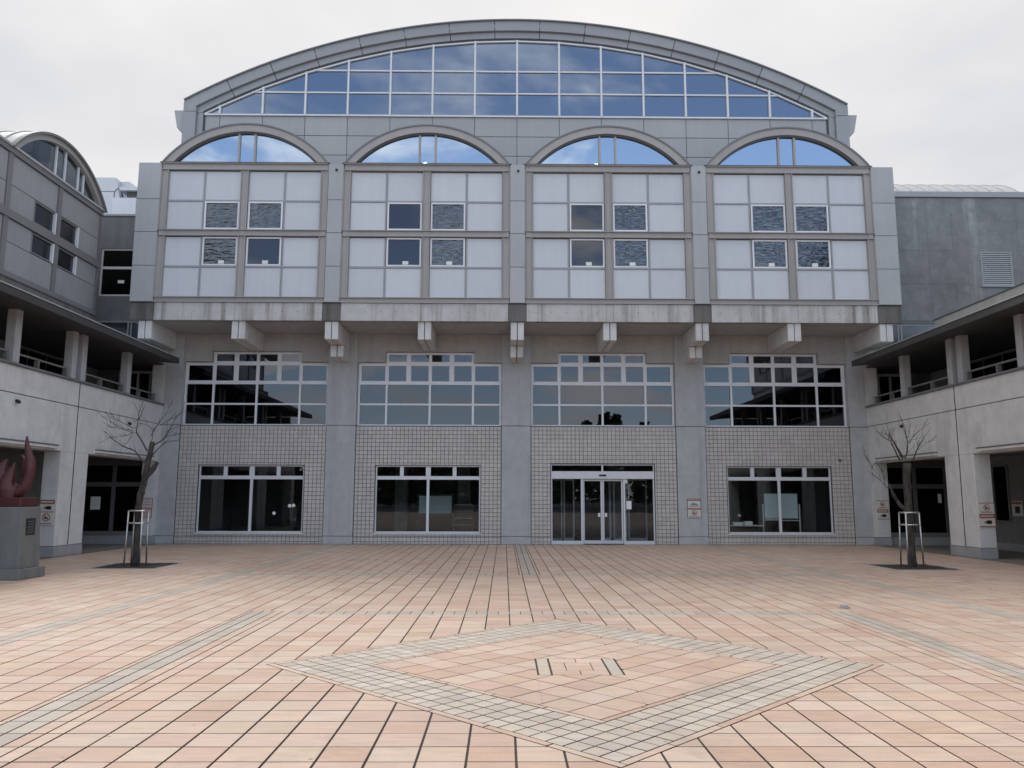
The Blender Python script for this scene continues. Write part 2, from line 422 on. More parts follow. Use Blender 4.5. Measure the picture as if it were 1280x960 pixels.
for i in range(n):
    for j in range(n):
        if 4 <= i < n-4 and 4 <= j < n-4: continue
        addd(-o1+i*p, -o1+(i+1)*p, -o1+j*p, -o1+(j+1)*p, GREY)
L = 2*i1/5
for k in range(5):
    a = -i1+k*L
    addd(max(a, -i2), min(a+L, i2), i2, i1, PINK); addd(max(a, -i2), min(a+L, i2), -i1, -i2, PINK)
    addd(i2, i1, a, a+L, PINK); addd(-i1, -i2, a, a+L, PINK)
P9 = 2*i2/9
for i in range(9):
    for j in range(9): addd(-i2+i*P9, -i2+(i+1)*P9, -i2+j*P9, -i2+(j+1)*P9, PINK, .006, True)

def tile_geo(mb, poly, c, ox=0, oy=0, jit=True):
    n = len(poly); mxx = sum(q[0] for q in poly)/n; myy = sum(q[1] for q in poly)/n
    if sum(poly[k][0]*poly[(k+1) % n][1]-poly[(k+1) % n][0]*poly[k][1] for k in range(n)) < 0: poly = poly[::-1]
    dz = rt.uniform(-.0006, .0006) if jit else 0; tx = rt.uniform(-.003, .003) if jit else 0; ty = rt.uniform(-.003, .003) if jit else 0
    i = len(mb.v)
    for (z, sh) in ((0, .0035), (-.0025, 0), (-.0098, 0)):
        for q in poly:
            dx, dy = q[0]-mxx, q[1]-myy; l = math.hypot(dx, dy) or 1; k = max(0, 1-sh/l)
            mb.v.append((mxx+dx*k-ox, myy+dy*k-oy, z+dz+tx*dx+ty*dy if z > -.009 else z))
    mb.f.append(tuple(range(i, i+n))); mb.c.append(c+(1,))
    for r in (0, 1):
        for k in range(n):
            a, b = i+r*n+k, i+r*n+(k+1) % n
            mb.f.append((a, a+n, b+n, b)); mb.c.append(c+(1,) if r == 0 else (c[0]*.16, c[1]*.16, c[2]*.16, 1))
def vis_area(poly):
    pr = [project((q[0], q[1], 0)) for q in poly if (Vector((q[0], q[1], 0))-CAM).dot(_f) > .5]
    if len(pr) < 3: return 0
    pr = [(min(max(a, 0), 1280), min(max(b, 0), 960)) for a, b in pr]
    return area(pr)
order = sorted(range(len(tiles)), key=lambda k: -vis_area(tiles[k][0]))
single = set(order[:300]); field = MB(); shared = {}
for k, (poly, c) in enumerate(tiles):
    if k not in single: tile_geo(field, poly, c); continue
    mxx = sum(q[0] for q in poly)/len(poly); myy = sum(q[1] for q in poly)/len(poly)
    key = tuple((round(q[0]-mxx, 4), round(q[1]-myy, 4)) for q in poly)
    if key not in shared:
        mb = MB(); tile_geo(mb, poly, (1., 1., 1.), mxx, myy, False); shared[key] = mb.mesh('tile', 'paving_tile', False)
    o = bpy.data.objects.new('tile', shared[key]); col.objects.link(o); o.parent = plaza
    o.location = (mxx, myy, rt.uniform(-.0006, .0006)); o.rotation_euler = (rt.uniform(-.003, .003), rt.uniform(-.003, .003), 0); o.color = c+(1,)
tf = field.build('tile_field', 'paving_tile', plaza, recalc=False); tf['kind'] = 'stuff'

# inspection hatch let into the diamond
h = empty('floor_hatch', 'square tiled inspection cover in the middle of the paved diamond', 'floor hatch', loc=(.2875, -19.6, 0))
hx0, hx1, hy0, hy1 = HATCH
def hb(name, mat, x0, x1, y0, y1, z1=.001, colr=None):
    o = MB().box(x0, x1, y0, y1, -.009, z1).build(name, mat, h, bevel=.002); o.matrix_parent_inverse = h.matrix_world.inverted()
    o.location = (-.2875, 19.6, 0)
    if colr: o.color = colr+(1,)
    return o
def white_attr(o):
    at = o.data.color_attributes.new('Col', 'FLOAT_COLOR', 'CORNER'); at.data.foreach_set('color', [1.0]*(4*len(o.data.loops)))
for a, b in ((hx0+.012, hx0+.115), (hx1-.115, hx1-.012)): white_attr(hb('tile', 'paving_tile', a, b, hy0+.006, hy1-.006, .0, tone(GREY)))
iw = (hx1-.13-(hx0+.13)); q3 = iw/2
for r in range(4):
    ya = hy0+.006+r*(hy1-hy0-.012)/4; yb = ya+(hy1-hy0-.012)/4
    cuts = [0, .5, 1] if r in (0, 3) else [0, .27, .75, 1]
    for a, b in zip(cuts[:-1], cuts[1:]):
        white_attr(hb('tile', 'paving_tile', hx0+.13+iw*a+.004, hx0+.13+iw*b-.004, ya+.002, yb-.002, .0, tone(PINK)))

# planting pits, loose bits
for i, a in enumerate(PITS):
    side = ('beside the flame sculpture', 'beside the open passage')[i]
    pt = empty('planting_pit', 'square earth pit with thin edging around the bare tree '+side, 'planting pit', 'planting pits', ((a[0]+a[1])/2, (a[2]+a[3])/2, 0))
    cx, cy = (a[0]+a[1])/2, (a[2]+a[3])/2; hw, hd = (a[1]-a[0])/2, (a[3]-a[2])/2
    mb = MB()
    nn = 16
    for ii in range(nn+1):
        for jj in range(nn+1):
            x = -hw+2*hw*ii/nn; yv = -hd+2*hd*jj/nn
            mb.v.append((x, yv, -.004+.02*noise.noise((x*3+i*9, yv*3, 0))+.012*noise.noise((x*11, yv*11, i))))
    for ii in range(nn):
        for jj in range(nn): k = ii*(nn+1)+jj; mb.f.append((k, k+nn+1, k+nn+2, k+1))
    mb.build('soil', 'soil', pt)
    for ax in ((-hw-.05, hw+.05, -hd-.05, -hd), (-hw-.05, hw+.05, hd, hd+.05), (-hw-.05, -hw, -hd, hd), (hw, hw+.05, -hd, hd)):
        MB().box(*ax, -.02, .006).build('edging', 'plinth', pt)
dc = MB()
dc.prism([(.085*math.cos(k*math.pi/8), .06*math.sin(k*math.pi/8)) for k in range(16)], 0, .02, 'xy').prism([(.06*math.cos(k*math.pi/5), .045*math.sin(k*math.pi/5)) for k in range(10)], .02, .045, 'xy')
o = dc.build('drain_cap', 'steel_beige'); o.location = (4.48, -15.6, 0)
tag(o, 'small round grey cap lying on the paving at the grey stripe', 'drain cap')

# ================================================================== MAIN BUILDING
B = empty('school_building', 'grey school building with big arched glass gable above four vaulted bays', 'building')
BAYS = (-9, -3, 3, 9)
YB = -2.13
# columns ----------------------------------------------------------
def column(x0, x1):
    mb = MB()
    mb.box(x0, x1, 0, .6, .27, 3.985).box(x0, x1, 0, .6, 4.005, 7.195).box(x0-.004, x1+.004, -.012, .6, 0, .255)
    cc_ = mb.build('column', 'concrete', B, bevel=.012); box('joint', 'steel_dark', cc_, x0+.01, x1-.01, .012, .59, .2, 4.1)
for c in (-6, 0, 6): column(c-.5, c+.5)
column(-12.56, -11.5); column(11.5, 12.56)
# ground floor: tiled bays -------------------------------------------
PT = 5/36
def tiled_bay(c, op):
    x0, x1 = c-2.5, c+2.5; ox0, ox1, oz0, oz1 = op
    wall = MB()
    for a in ((x0, ox0, 0, 4), (ox1, x1, 0, 4), (ox0, ox1, oz1, 4)): wall.box(a[0], a[1], .075, .35, a[2], a[3])
    if oz0 > .05: wall.box(ox0, ox1, .075, .35, 0, oz0)
    wl = wall.build('wall', 'grout', B)
    tl = MB(); g = .005; r2 = random.Random(int(c)+50)
    nrow = int(3.97/PT)+1
    for i in range(36):
        for j in range(nrow):
            a0, a1 = x0+i*PT+g, x0+(i+1)*PT-g; b1 = 3.975-j*PT-g; b0 = max(3.975-(j+1)*PT+g, .005)
            if b1-b0 < .02: continue
            if abs((b0+b1)/2-.262) < .03: b0, b1 = min(b0+.0, b1), b1
            for rr in ([(a0, a1, b0, b1)] if not (a1 > ox0 and a0 < ox1 and b1 > oz0 and b0 < oz1) else
                       [q for q in ((a0, min(a1, ox0), b0, b1), (max(a0, ox1), a1, b0, b1), (max(a0, ox0), min(a1, ox1), max(b0, oz1), b1), (max(a0, ox0), min(a1, ox1), b0, min(b1, oz0))) if q[1]-q[0] > .012 and q[3]-q[2] > .012]):
                u0, u1, v0, v1 = rr; n0 = len(tl.f)
                k = r2.uniform(.94, 1.05); cc = (k, k*r2.uniform(.985, 1.01), k*r2.uniform(.97, 1.01), 1)
                i0 = len(tl.v); yt = .058+r2.uniform(-.0012, .0012); e = .004
                tl.v += [(u0, .078, v0), (u1, .078, v0), (u1, .078, v1), (u0, .078, v1), (u0+e, yt, v0+e), (u1-e, yt, v0+e), (u1-e, yt, v1-e), (u0+e, yt, v1-e)]
                tl.f += [(i0+4, i0+5, i0+6, i0+7), (i0, i0+1, i0+5, i0+4), (i0+1, i0+2, i0+6, i0+5), (i0+2, i0+3, i0+7, i0+6), (i0+3, i0, i0+4, i0+7)]
                tl.c += [cc]*5
    o = tl.build('wall_tiles', 'wall_tile', wl, recalc=False); o['kind'] = 'stuff'
    for xa in (x0, x1-.022): box('edge_joint', 'black', wl, xa+.001, xa+.021, .05, .07, 0, 3.985)
    box('top_joint', 'steel_dark', wl, x0+.022, x1-.022, .052, .07, 3.977, 3.987)
    for xa, xb in (((x0+.022, ox0-.01), (ox1+.01, x1-.022)) if oz0 < .05 else ((x0+.022, x1-.022),)): box('base_joint', 'steel_dark', wl, xa, xb, .05, .07, .256, .268)
    # reveal at the opening
    rv = MB().box(ox0, ox0+.012, .06, .34, oz0, oz1).box(ox1-.012, ox1, .06, .34, oz0, oz1).box(ox0+.012, ox1-.012, .06, .34, oz1-.012, oz1)
    rv.build('reveal', 'steel_dark', wl)
def pane(parent, mat, x0, x1, y, z0, z1, name='pane'): return box(name, mat, parent, x0, x1, y, y+.008, z0, z1)
def low_window(c):
    x0, x1, z0, z1 = c-1.79, c+1.79, .375, 2.64
    W = part_empty('window', B); y = .16
    f = MB(); fy0, fy1 = y-.035, y+.035
    f.box(x0, x0+.05, fy0, fy1, z0, z1).box(x1-.05, x1, fy0, fy1, z0, z1).box(x0+.05, x1-.05, fy0, fy1, z1-.045, z1).box(x0+.05, x1-.05, fy0, fy1, z0, z0+.045)
    f.box(x0+.05, x1-.05, fy0-.01, fy1, 2.16, 2.28)
    f.box(c-.045, c+.045, fy0-.005, fy1, z0+.045, 2.16).box(c-.085, c+.085, fy0-.004, fy1, 2.28, z1-.045)
    for q in (-.9, .9): f.box(c+q-.065, c+q+.065, fy0-.003, fy1, 2.28, z1-.045)
    f.build('frame', 'aluminium', W, bevel=.004)
    box('sill', 'aluminium', W, x0-.04, x1+.04, .03, .2, z0-.055, z0-.004, .006)
    for a, b in ((x0+.05, c-.045), (c+.045, x1-.05)): pane(W, 'glass_clear', a, b, y, z0+.045, 2.16)
    e = [x0+.05, c-.9-.065, c-.9+.065, c-.085, c+.085, c+.9-.065, c+.9+.065, x1-.05]
    for q in range(4): pane(W, 'glass_clear', e[2*q], e[2*q+1], y, 2.28, z1-.045)
for c in BAYS:
    if c == 3: tiled_bay(c, (1.17, 4.74, 0, 2.71))
    else: tiled_bay(c, (c-1.8, c+1.8, .37, 2.65)); low_window(c)
# entrance -----------------------------------------------------------
D = part_empty('entrance_door', B); y = .16
f = MB()
f.box(1.19, 4.72, .07, .3, 2.20, 2.46)
hdr = f.build('header', 'aluminium', D, bevel=.008)
f = MB()
f.box(1.19, 1.235, .1, .22, .0, 2.2).box(4.675, 4.72, .1, .22, .0, 2.2).box(1.19, 4.72, .1, .22, 2.66, 2.70).box(2.92, 2.98, .1, .22, 2.46, 2.66).box(1.19, 1.22, .1, .22, 2.46, 2.66).box(4.69, 4.72, .1, .22, 2.46, 2.66)
f.box(1.235, 2.245, .09, .2, .0, .12).box(3.69, 4.675, .09, .2, .0, .12)
f.box(2.21, 2.28, .1, .22, .0, 2.2).box(3.66, 3.72, .1, .22, .0, 2.2)
f.build('frame', 'aluminium', D, bevel=.004)
for a, b in ((2.285, 2.945), (2.955, 3.655)):
    lf = MB().box(a, a+.055, .2, .25, .02, 2.19).box(b-.055, b, .2, .25, .02, 2.19).box(a+.055, b-.055, .2, .25, .02, .13).box(a+.055, b-.055, .2, .25, 2.13, 2.19)
    lf.build('door_leaf', 'aluminium', D, bevel=.003); pane(D, 'glass_clear', a+.055, b-.055, .22, .13, 2.13)
    box('push_plate', 'paper', D, (a+.07 if a > 2.9 else b-.15), (a+.15 if a > 2.9 else b-.07), .205, .213, .92, 1.05)
for a, b in ((1.235, 2.21), (3.72, 4.675)): pane(D, 'glass_clear', a, b, .15, .12, 2.2)
for a, b in ((1.22, 2.92), (2.98, 4.69)): pane(D, 'glass_clear', a, b, .15, 2.46, 2.66)
box('sensor', 'black', D, 2.83, 3.08, .045, .07, 2.29, 2.35, .01)
inn = MB()                             # inner doors of the lobby
for a, b in ((1.05, 1.75), (1.8, 2.2), (3.2, 3.55), (3.65, 4.15), (4.2, 4.9)):
    inn.box(a, a+.05, 2.6, 2.66, 0, 2.25).box(b-.05, b, 2.6, 2.66, 0, 2.25).box(a+.05, b-.05, 2.6, 2.66, 0, .1).box(a+.05, b-.05, 2.6, 2.66, 2.2, 2.25)
inn.build('inner_door', 'aluminium', D)
o = box('notice_sheet', 'paper', None, 3.76, 3.93, .118, .123, 1.18, 1.46); tag(o, 'pale sheet of paper taped to the glass beside the sliding doors', 'paper')
o = box('notice_sheet', 'paper', None, 3.725, 3.80, .118, .123, 2.06, 2.18); tag(o, 'small white sticker in the upper corner of the entrance glass', 'sticker')

# first floor windows --------------------------------------------------
def up_window(c, seed):
    W = part_empty('window', B); y = .27; r2 = random.Random(seed)
    x0, x1 = c-2.49, c+2.49; f = MB(); g = MB(); a0, a1 = y-.04, y+.03
    Z = [4.0, 4.75, 5.49, 6.2, 6.57]
    mull = [x0, c-1.5, c, c+1.5, x1]
    f.box(x0, x1, a0-.05, a1, 3.985, 4.05)
    for q, xm in enumerate(mull):
        wv = .035
        zt = Z[4] if 0 < q < 4 else Z[3]
        xa, xb = (xm, xm+.07) if q == 0 else ((xm-.07, xm) if q == 4 else (xm-wv, xm+wv))
        f.box(xa, xb, a0-.012, a1, 4.05, zt)
    for q in range(4):
        xa = mull[q]+(.07 if q == 0 else .035); xb = mull[q+1]-(.07 if q == 3 else .035)
        f.box(xa, xb, a0, a1, Z[1]-.03, Z[1]+.03).box(xa, xb, a0-.006, a1, Z[2]-.05, Z[2]+.05)
        top = Z[3]
        f.box(xa, xb, a0, a1, top-.07, top)
        pane(W, 'glass_upper', xa, xb, y, 4.05, Z[1]-.03); pane(W, 'glass_upper', xa, xb, y, Z[1]+.03, Z[2]-.05)
        if q in (1, 2):
            xm = (xa+xb)/2
            f.box(xm-.06, xm+.06, a0-.004, a1, Z[2]+.05, top-.07); f.box(xm-.06, xm+.06, a0-.004, a1, top+.03, Z[4]-.05)
            f.box(xa, xb, a0-.002, a1, Z[4]-.05, Z[4]).box(xa, xb, a0, a1, top, top+.03)
            for e0, e1 in ((xa, xm-.06), (xm+.06, xb)):
                pane(W, 'glass_upper', e0+.025, e1-.025, y, Z[2]+.075, top-.095); pane(W, 'glass_upper', e0+.02, e1-.02, y, top+.05, Z[4]-.07)
                for (s0, s1, m) in ((Z[2]+.05, top-.07, .025), (top+.03, Z[4]-.05, .02)):
                    f.box(e0, e0+m, a0+.01, a1-.005, s0, s1).box(e1-m, e1, a0+.01, a1-.005, s0, s1).box(e0+m, e1-m, a0+.01, a1-.005, s0, s0+m).box(e0+m, e1-m, a0+.01, a1-.005, s1-m, s1)
        else:
            pane(W, 'glass_upper', xa+.03, xb-.03, y, Z[2]+.08, top-.1)
            f.box(xa, xa+.03, a0+.01, a1-.005, Z[2]+.05, top-.07).box(xb-.03, xb, a0+.01, a1-.005, Z[2]+.05, top-.07).box(xa+.03, xb-.03, a0+.01, a1-.005, Z[2]+.05, Z[2]+.08).box(xa+.03, xb-.03, a0+.01, a1-.005, top-.1, top-.07)
    f.build('frame', 'frame_white', W)
    # wall over the window
    wl = MB().box(c-2.5, c-1.54, .06, .4, 6.21, 7.195).box(c+1.54, c+2.5, .06, .4, 6.21, 7.195).box(c-1.54, c+1.54, .06, .4, 6.58, 7.195)
    wl.build('wall', 'concrete_warm', B, bevel=.006)
for i, c in enumerate(BAYS): up_window(c, i)
# brackets ----------------------------------------------------------------
for k in range(9):
    X = -12+3*k; X = max(min(X, 12.04), -12.04)
    for s in (-1, 1):
        xa, xb = (X-.215, X-.013) if s < 0 else (X+.013, X+.215)
        mb = MB().box(xa, xb, -2.0, (.06 if k % 2 else 0), 6.6, 7.188)
        if k in (2, 4, 6): mb.box(xa, xb, -1.05, 0, 6.2, 6.585)
        mb.build('bracket', 'concrete_pale', B, bevel=.012)
    MB().box(X-.012, X+.012, -1.93, -.01, 6.63, 7.18).build('bracket_joint', 'steel_dark', B)
MB().box(-12.48, 12.48, -1.98, .0, 7.19, 7.3).box(-12.48, 12.48, .0, .6, 7.197, 7.3).build('soffit', 'concrete_warm', B)
# fascia ----------------------------------------------------------------------
rr = random.Random(9)
for c in BAYS:
    for a, b, o2 in ((c-2.7, c-.12, 0), (c-.118, c+.118, .02), (c+.12, c+2.7, 0)):
        fb = MB().box(a, b, YB+.03+o2, -1.9, 7.19, 7.775).build('fascia', 'concrete_fascia' , B, bevel=.008)
        if o2 == 0:
            hs = MB()
            for q in range(5):
                xh = a+.3+q*(b-a-.6)/4; zc = 7.49+rr.uniform(-.01, .01)
                hs.prism([(xh+.016*math.cos(w2*math.pi/4), zc+.016*math.sin(w2*math.pi/4)) for w2 in range(8)], YB+.027, YB+.04)
            hs.build('tie_holes', 'steel_dark', fb)['kind'] = 'stuff'
for c, x0, x1 in ((-12, -12.5, -11.702), (-6, -6.298, -5.702), (0, -.298, .298), (6, 5.702, 6.298), (12, 11.702, 12.5)):
    MB().box(x0, x1, YB+.06, -1.9, 7.192, 7.77).build('fascia', 'concrete_stained', B, bevel=.008)
# piers clad in metal panels ----------------------------------------------------
zs = [7.79, 8.99, 10.12, 11.24, 12.5]
for x0, x1 in ((-12.5, -11.75), (-6.25, -5.75), (-.25, .25), (5.75, 6.25), (11.75, 12.5)):
    P = part_empty('pier', B)
    for a, b in zip(zs[:-1], zs[1:]): box('panel', 'panel_pier', P, x0+.004, x1-.004, YB+.0, YB+.2, a+.008, b-.008, .006)
    box('backing', 'flashing', P, x0+.006, x1-.006, YB+.03, YB+.3, 7.78, 12.49)
    if abs(x0+x1) < 13: MB().tube([((x0+x1)/2+.02, YB+.02, 12.28), ((x0+x1)/2+.02, YB-.05, 12.26)], .04, 10).build('scupper', 'black', P)
# steel grid, panels and windows of the box -----------------------------------------
def hbeam_h(x0, x1, z0, z1):
    m_ = MB(); m_.box(x0, x1, YB-.02, YB+.14, z1-.022, z1).box(x0, x1, YB-.02, YB+.14, z0, z0+.022).box(x0, x1, YB+.05, YB+.1, z0+.022, z1-.022)
    return m_.build('steel_beam', 'steel_beige', B)
def hbeam_v(x0, x1, z0, z1):
    m_ = MB(); m_.box(x0, x0+.02, YB-.015, YB+.14, z0, z1).box(x1-.02, x1, YB-.015, YB+.14, z0, z1).box(x0+.02, x1-.02, YB+.045, YB+.1, z0, z1)
    return m_.build('steel_column', 'steel_beige', B)
ROWS = [(7.975, 8.95), (9.01, 9.975), (10.235, 11.185), (11.245, 12.225)]
for bi, c in enumerate(BAYS):
    b0 = c-3
    for a, b in ((7.78, 7.965), (10.005, 10.215), (12.26, 12.495)): hbeam_h(b0+.262, b0+5.738, a, b)
    for a, b in ((.255, .49), (2.88, 3.12), (5.51, 5.745)):
        for z0, z1 in ((7.967, 10.003), (10.217, 12.258)): hbeam_v(b0+a, b0+b, z0, z1)
        MB().box(b0+a+.03, b0+b-.03, YB+.03, YB+.048, 10.03, 10.19).build('gusset', 'steel_beige', B)
    back = MB().box(b0+.49, b0+2.88, YB+.125, YB+.15, 7.97, 7.98)
    for r, (z0, z1) in enumerate(ROWS):
        for q, (a, b) in enumerate(((.495, 1.665), (1.695, 2.875), (3.125, 4.305), (4.335, 5.505))):
            x0, x1 = b0+a, b0+b
            if r in (1, 2) and q in (1, 2):
                W = part_empty('window', B)
                fr = MB().box(x0+.02, x0+.075, YB+.06, YB+.13, z0, z1).box(x1-.075, x1-.02, YB+.06, YB+.13, z0, z1).box(x0+.075, x1-.075, YB+.06, YB+.13, z1-.05, z1).box(x0+.075, x1-.075, YB+.05, YB+.13, z0, z0+.05)
                fr.build('frame', 'frame_white', W)
                wav = not ((bi == 1 and q == 1) or (bi == 2 and q == 1) or (bi == 0 and r == 1 and q == 2))
                pane(W, 'glass_wavy' if wav else 'glass_upper', x0+.075, x1-.075, YB+.1, z0+.05, z1-.05)
                if r == 1 and not (bi == 1 and q == 1 and False):
                    xs = (x0+x1)/2+.05; box('paper_slip', 'paper', W, xs-.09, xs+.1, YB+.094, YB+.098, z0+.075, z0+.19)
            else:
                pn = box('panel', 'white_panel', B, x0, x1, YB+.085, YB+.12, z0, z1, .006)
                for ta in (x0+.004, x1-.028): box('trim', 'panel_pier', pn, ta, ta+.024, YB+.07, YB+.087, z0, z1)
    rl = MB().box(b0+.5, b0+5.5, YB+.06, YB+.13, 8.953, 9.007).box(b0+.5, b0+5.5, YB+.06, YB+.13, 11.188, 11.242)
    for xm in (b0+1.68, b0+4.32): rl.box(xm-.013, xm+.013, YB+.065, YB+.13, 7.97, 10.0).box(xm-.013, xm+.013, YB+.065, YB+.13, 10.22, 12.25)
    rl.build('glazing_bar', 'rim_grey', B)
# vault arches --------------------------------------------------------------
for bi, c in enumerate(BAYS):
    zc, ro, ri = 10.44, 3.44, 3.16
    ao = math.acos((12.503-zc)/ro)
    A = part_empty('vault', B); AC = lambda r: math.acos((12.503-zc)/r)
    MB().band((c, zc), ri, ro-.05, -AC(ro-.05), AC(ro-.05), YB-.01, YB+.25, 36, ki=AC(ri)/AC(ro-.05)).build('arch_ring', 'steel_beige', A)
    MB().band((c, zc), ro-.05, ro, -ao, ao, YB-.04, -.62, 36, ki=AC(ro-.05)/ao).build('vault_roof', 'rim_dark', A)
    MB().band((c, zc), ri-.05, ri, -AC(ri), AC(ri), YB+.04, YB+.2, 36, ki=AC(ri-.05)/AC(ri)).build('arch_frame', 'flashing', A)
    ag = math.acos((12.55-zc)/(ri-.05)); rg = ri-.05
    def arc(xa, xb, nseg=16):
        pts = [(c+xa, 12.52), (c+xb, 12.52)]
        return pts+[(c+xb+(xa-xb)*k/nseg, zc+math.sqrt(max(rg**2-(xb+(xa-xb)*k/nseg)**2, 0))) for k in range(nseg+1)]
    xe = math.sqrt(rg**2-(12.53-zc)**2)
    for a, b in ((-xe, -.3), (-.23, .23), (.3, xe)): MB().prism(arc(a, b), YB+.12, YB+.13).build('pane', 'glass_arch', A)
    for a in (-.3, .23): MB().box(c+a, c+a+.07, YB+.06, YB+.16, 12.5, 13.53).build('mullion', 'steel_beige', A)
    MB().box(c-2.8, c+2.8, YB-.03, YB+.3, 12.497, 12.52).build('flashing', 'steel_dark', A)
    # back of the vault room
# gable --------------------------------------------------------------------------
GZ, GR = -4.95, 23.5; YG = -.6
G = part_empty('gable', B)
am = math.asin(11.73/GR)
def arcz(x, r): return GZ+math.sqrt(r*r-x*x)
nj = 15; st = 2*am/nj
for k in range(nj):
    a0, a1 = -am+k*st+.0005, -am+(k+1)*st-.0005
    MB().band((0, GZ), 23.09, GR-.045, a0, a1, YG-.18, YG+.3, 4).build('rim_panel', 'rim_grey', G)
    MB().band((0, GZ), 22.85, 23.075, a0, a1, YG-.08, YG+.3, 4).build('rim_panel', 'rim_grey', G)
MB().band((0, GZ), 23.06, 23.1, -am, am, YG-.06, YG+.25, 60).band((0, GZ), 22.80, 22.85, -am*.97, am*.97, YG-.02, YG+.3, 60).build('rim_shadow_gap', 'flashing', G)
MB().band((0, GZ), GR-.045, GR, -am, am, YG-.24, YG+.1, 60).build('rim_cap', 'rim_dark', G)
for s in (-1, 1):
    zt = arcz(11.73, GR)-.04
    for z0, z1 in ((12.5, 14.97), (14.99, zt)):
        x0, x1 = 11.29, 11.73
        if z1 == zt: MB().prism([(s*x0, z0), (s*x1, z0), (s*x1, zt), (s*x0, arcz(x0, 23.09)-.02)], YG-.179, YG+.29).build('rim_panel', 'rim_grey', G)
        else: box('rim_panel', 'rim_grey', G, s*x0, s*x1, YG-.18, YG+.3, z0, z1)
    box('rim_panel', 'rim_grey', G, s*11.07, s*11.28, YG-.08, YG+.3, 12.5, 14.97)
    MB().prism([(s*11.07, 14.985), (s*11.28, 14.985), (s*11.28, arcz(11.28, 23.06)), (s*11.07, arcz(11.07, 22.9))], YG-.079, YG+.29).build('rim_panel', 'rim_grey', G)
    MB().box(s*11.02, s*11.068, YG-.02, YG+.3, 12.5, 15.0).build('rim_shadow_gap', 'flashing', G)
    gp = [(11.735, 15.07), (12.1, 15.07), (11.97, 14.42), (11.85, 14.36), (11.735, 14.2)]
    MB().prism([(s*a, b) for a, b in gp], YG-.05, 20).build('eave_gutter', 'panel_grey', B)
MB().band((0, GZ), 23.3, 23.44, -am, am, YG+.12, 20, 40).build('roof', 'roof_metal', B)
MB().box(-11.72, -11.5, YG+.3, 20, 12.5, 15.2).box(11.5, 11.72, YG+.3, 20, 12.5, 15.2).build('side_wall', 'panel_grey', B)
MB().prism([(-11.72, 7), (11.72, 7)]+[(11.72-23.44*k/24, arcz(11.72-23.44*k/24, 23.3)) for k in range(25)], 19.7, 20).build('rear_wall', 'concrete_dark', B)
# gable cladding
for i in range(-8, 8):
    x0, x1 = max(i*1.5, -11.02), min((i+1)*1.5, 11.02)
    if x1-x0 < .1: continue
    for z0, z1 in ((12.5, 13.47), (13.47, 14.19), (14.19, 14.9)): box('panel', 'panel_grey', G, x0+.009, x1-.009, YG, YG+.12, z0+.009, z1-.009, .006)
MB().box(-11.02, 11.02, YG+.03, YG+.2, 12.4, 14.9).build('backing', 'flashing', G)
# gable window
GW = part_empty('gable_window', B); RG = 22.78; zb = 14.96
Zt = [zb, 15.8, 16.64, 99]
fr = MB()
xend = math.sqrt(RG**2-(zb+.02-GZ)**2)
fr.box(-xend, xend, YG-.06, YG+.1, 14.905, 14.96)
for i in range(-7, 8):
    x = i*1.5; top = arcz(x, RG)
    if top-zb > .1: fr.box(x-.032, x+.032, YG-.075, YG+.1, 14.96, top)
for zl in (15.8, 16.64):
    xl = math.sqrt(RG**2-(zl-GZ)**2); fr.box(-xl, xl, YG-.03, YG+.08, zl-.025, zl+.025)
for i in range(-8, 8):                   # chord bars along the arc
    xa, xb = max(i*1.5, -xend), min((i+1)*1.5, xend)
    if xb-xa < .05: continue
    za, zb2 = arcz(xa, RG), arcz(xb, RG)
    fr.prism([(xa, za-.05), (xb, zb2-.05), (xb, zb2+.0), (xa, za+.0)], YG-.05, YG+.1)
    fr.prism([(xa, za+.0), (xb, zb2+.0), (xb, zb2+.09), (xa, za+.09)], YG+.0, YG+.12)
    for r in range(3):
        lo, hi = Zt[r], Zt[r+1]
        p_ = [(xa, lo), (xb, lo), (xb, 30), (xa, 30)]
        p_ = clip(p_, 0, 1, hi)
        dx, dz = xb-xa, zb2-za; ln = math.hypot(dx, dz); nx, nz = -dz/ln, dx/ln
        p_ = clip(p_, nx, nz, nx*xa+nz*za-.04)
        if len(p_) > 2 and area(p_) > .01: MB().prism(p_, YG+.02, YG+.03).build('pane', 'glass_gable', GW)
fr.build('frame', 'frame_white', GW)
# shell and interiors ---------------------------------------------------------------
sh = MB()
for s in (-1, 1): sh.box(s*12.3, s*12.498, YB+.2, 12, 7.2, 12.48)
sh.box(-12.3, 12.3, YB+.32, YG+.1, 12.3, 12.42); sh.box(-12.3, -11.72, YG+.1, 20, 12.3, 12.42); sh.box(11.72, 12.3, YG+.1, 20, 12.3, 12.42)
sh.build('box_shell', 'panel_grey', B)
rm = MB()
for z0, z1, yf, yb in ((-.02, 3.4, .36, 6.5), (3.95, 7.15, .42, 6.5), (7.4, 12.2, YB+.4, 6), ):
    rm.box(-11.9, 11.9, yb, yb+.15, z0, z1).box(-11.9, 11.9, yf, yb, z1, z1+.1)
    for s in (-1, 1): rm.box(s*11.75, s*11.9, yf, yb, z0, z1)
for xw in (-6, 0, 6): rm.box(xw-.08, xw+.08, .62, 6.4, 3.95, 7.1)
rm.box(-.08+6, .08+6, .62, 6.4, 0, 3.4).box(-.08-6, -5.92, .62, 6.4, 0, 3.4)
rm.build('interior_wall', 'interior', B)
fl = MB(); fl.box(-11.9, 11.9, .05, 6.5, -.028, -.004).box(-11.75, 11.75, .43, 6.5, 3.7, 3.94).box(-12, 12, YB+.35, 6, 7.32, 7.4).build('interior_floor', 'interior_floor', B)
MB().box(-11.4, 11.4, 5, 5.2, 12.45, 18.2).build('interior_wall', 'interior', B)
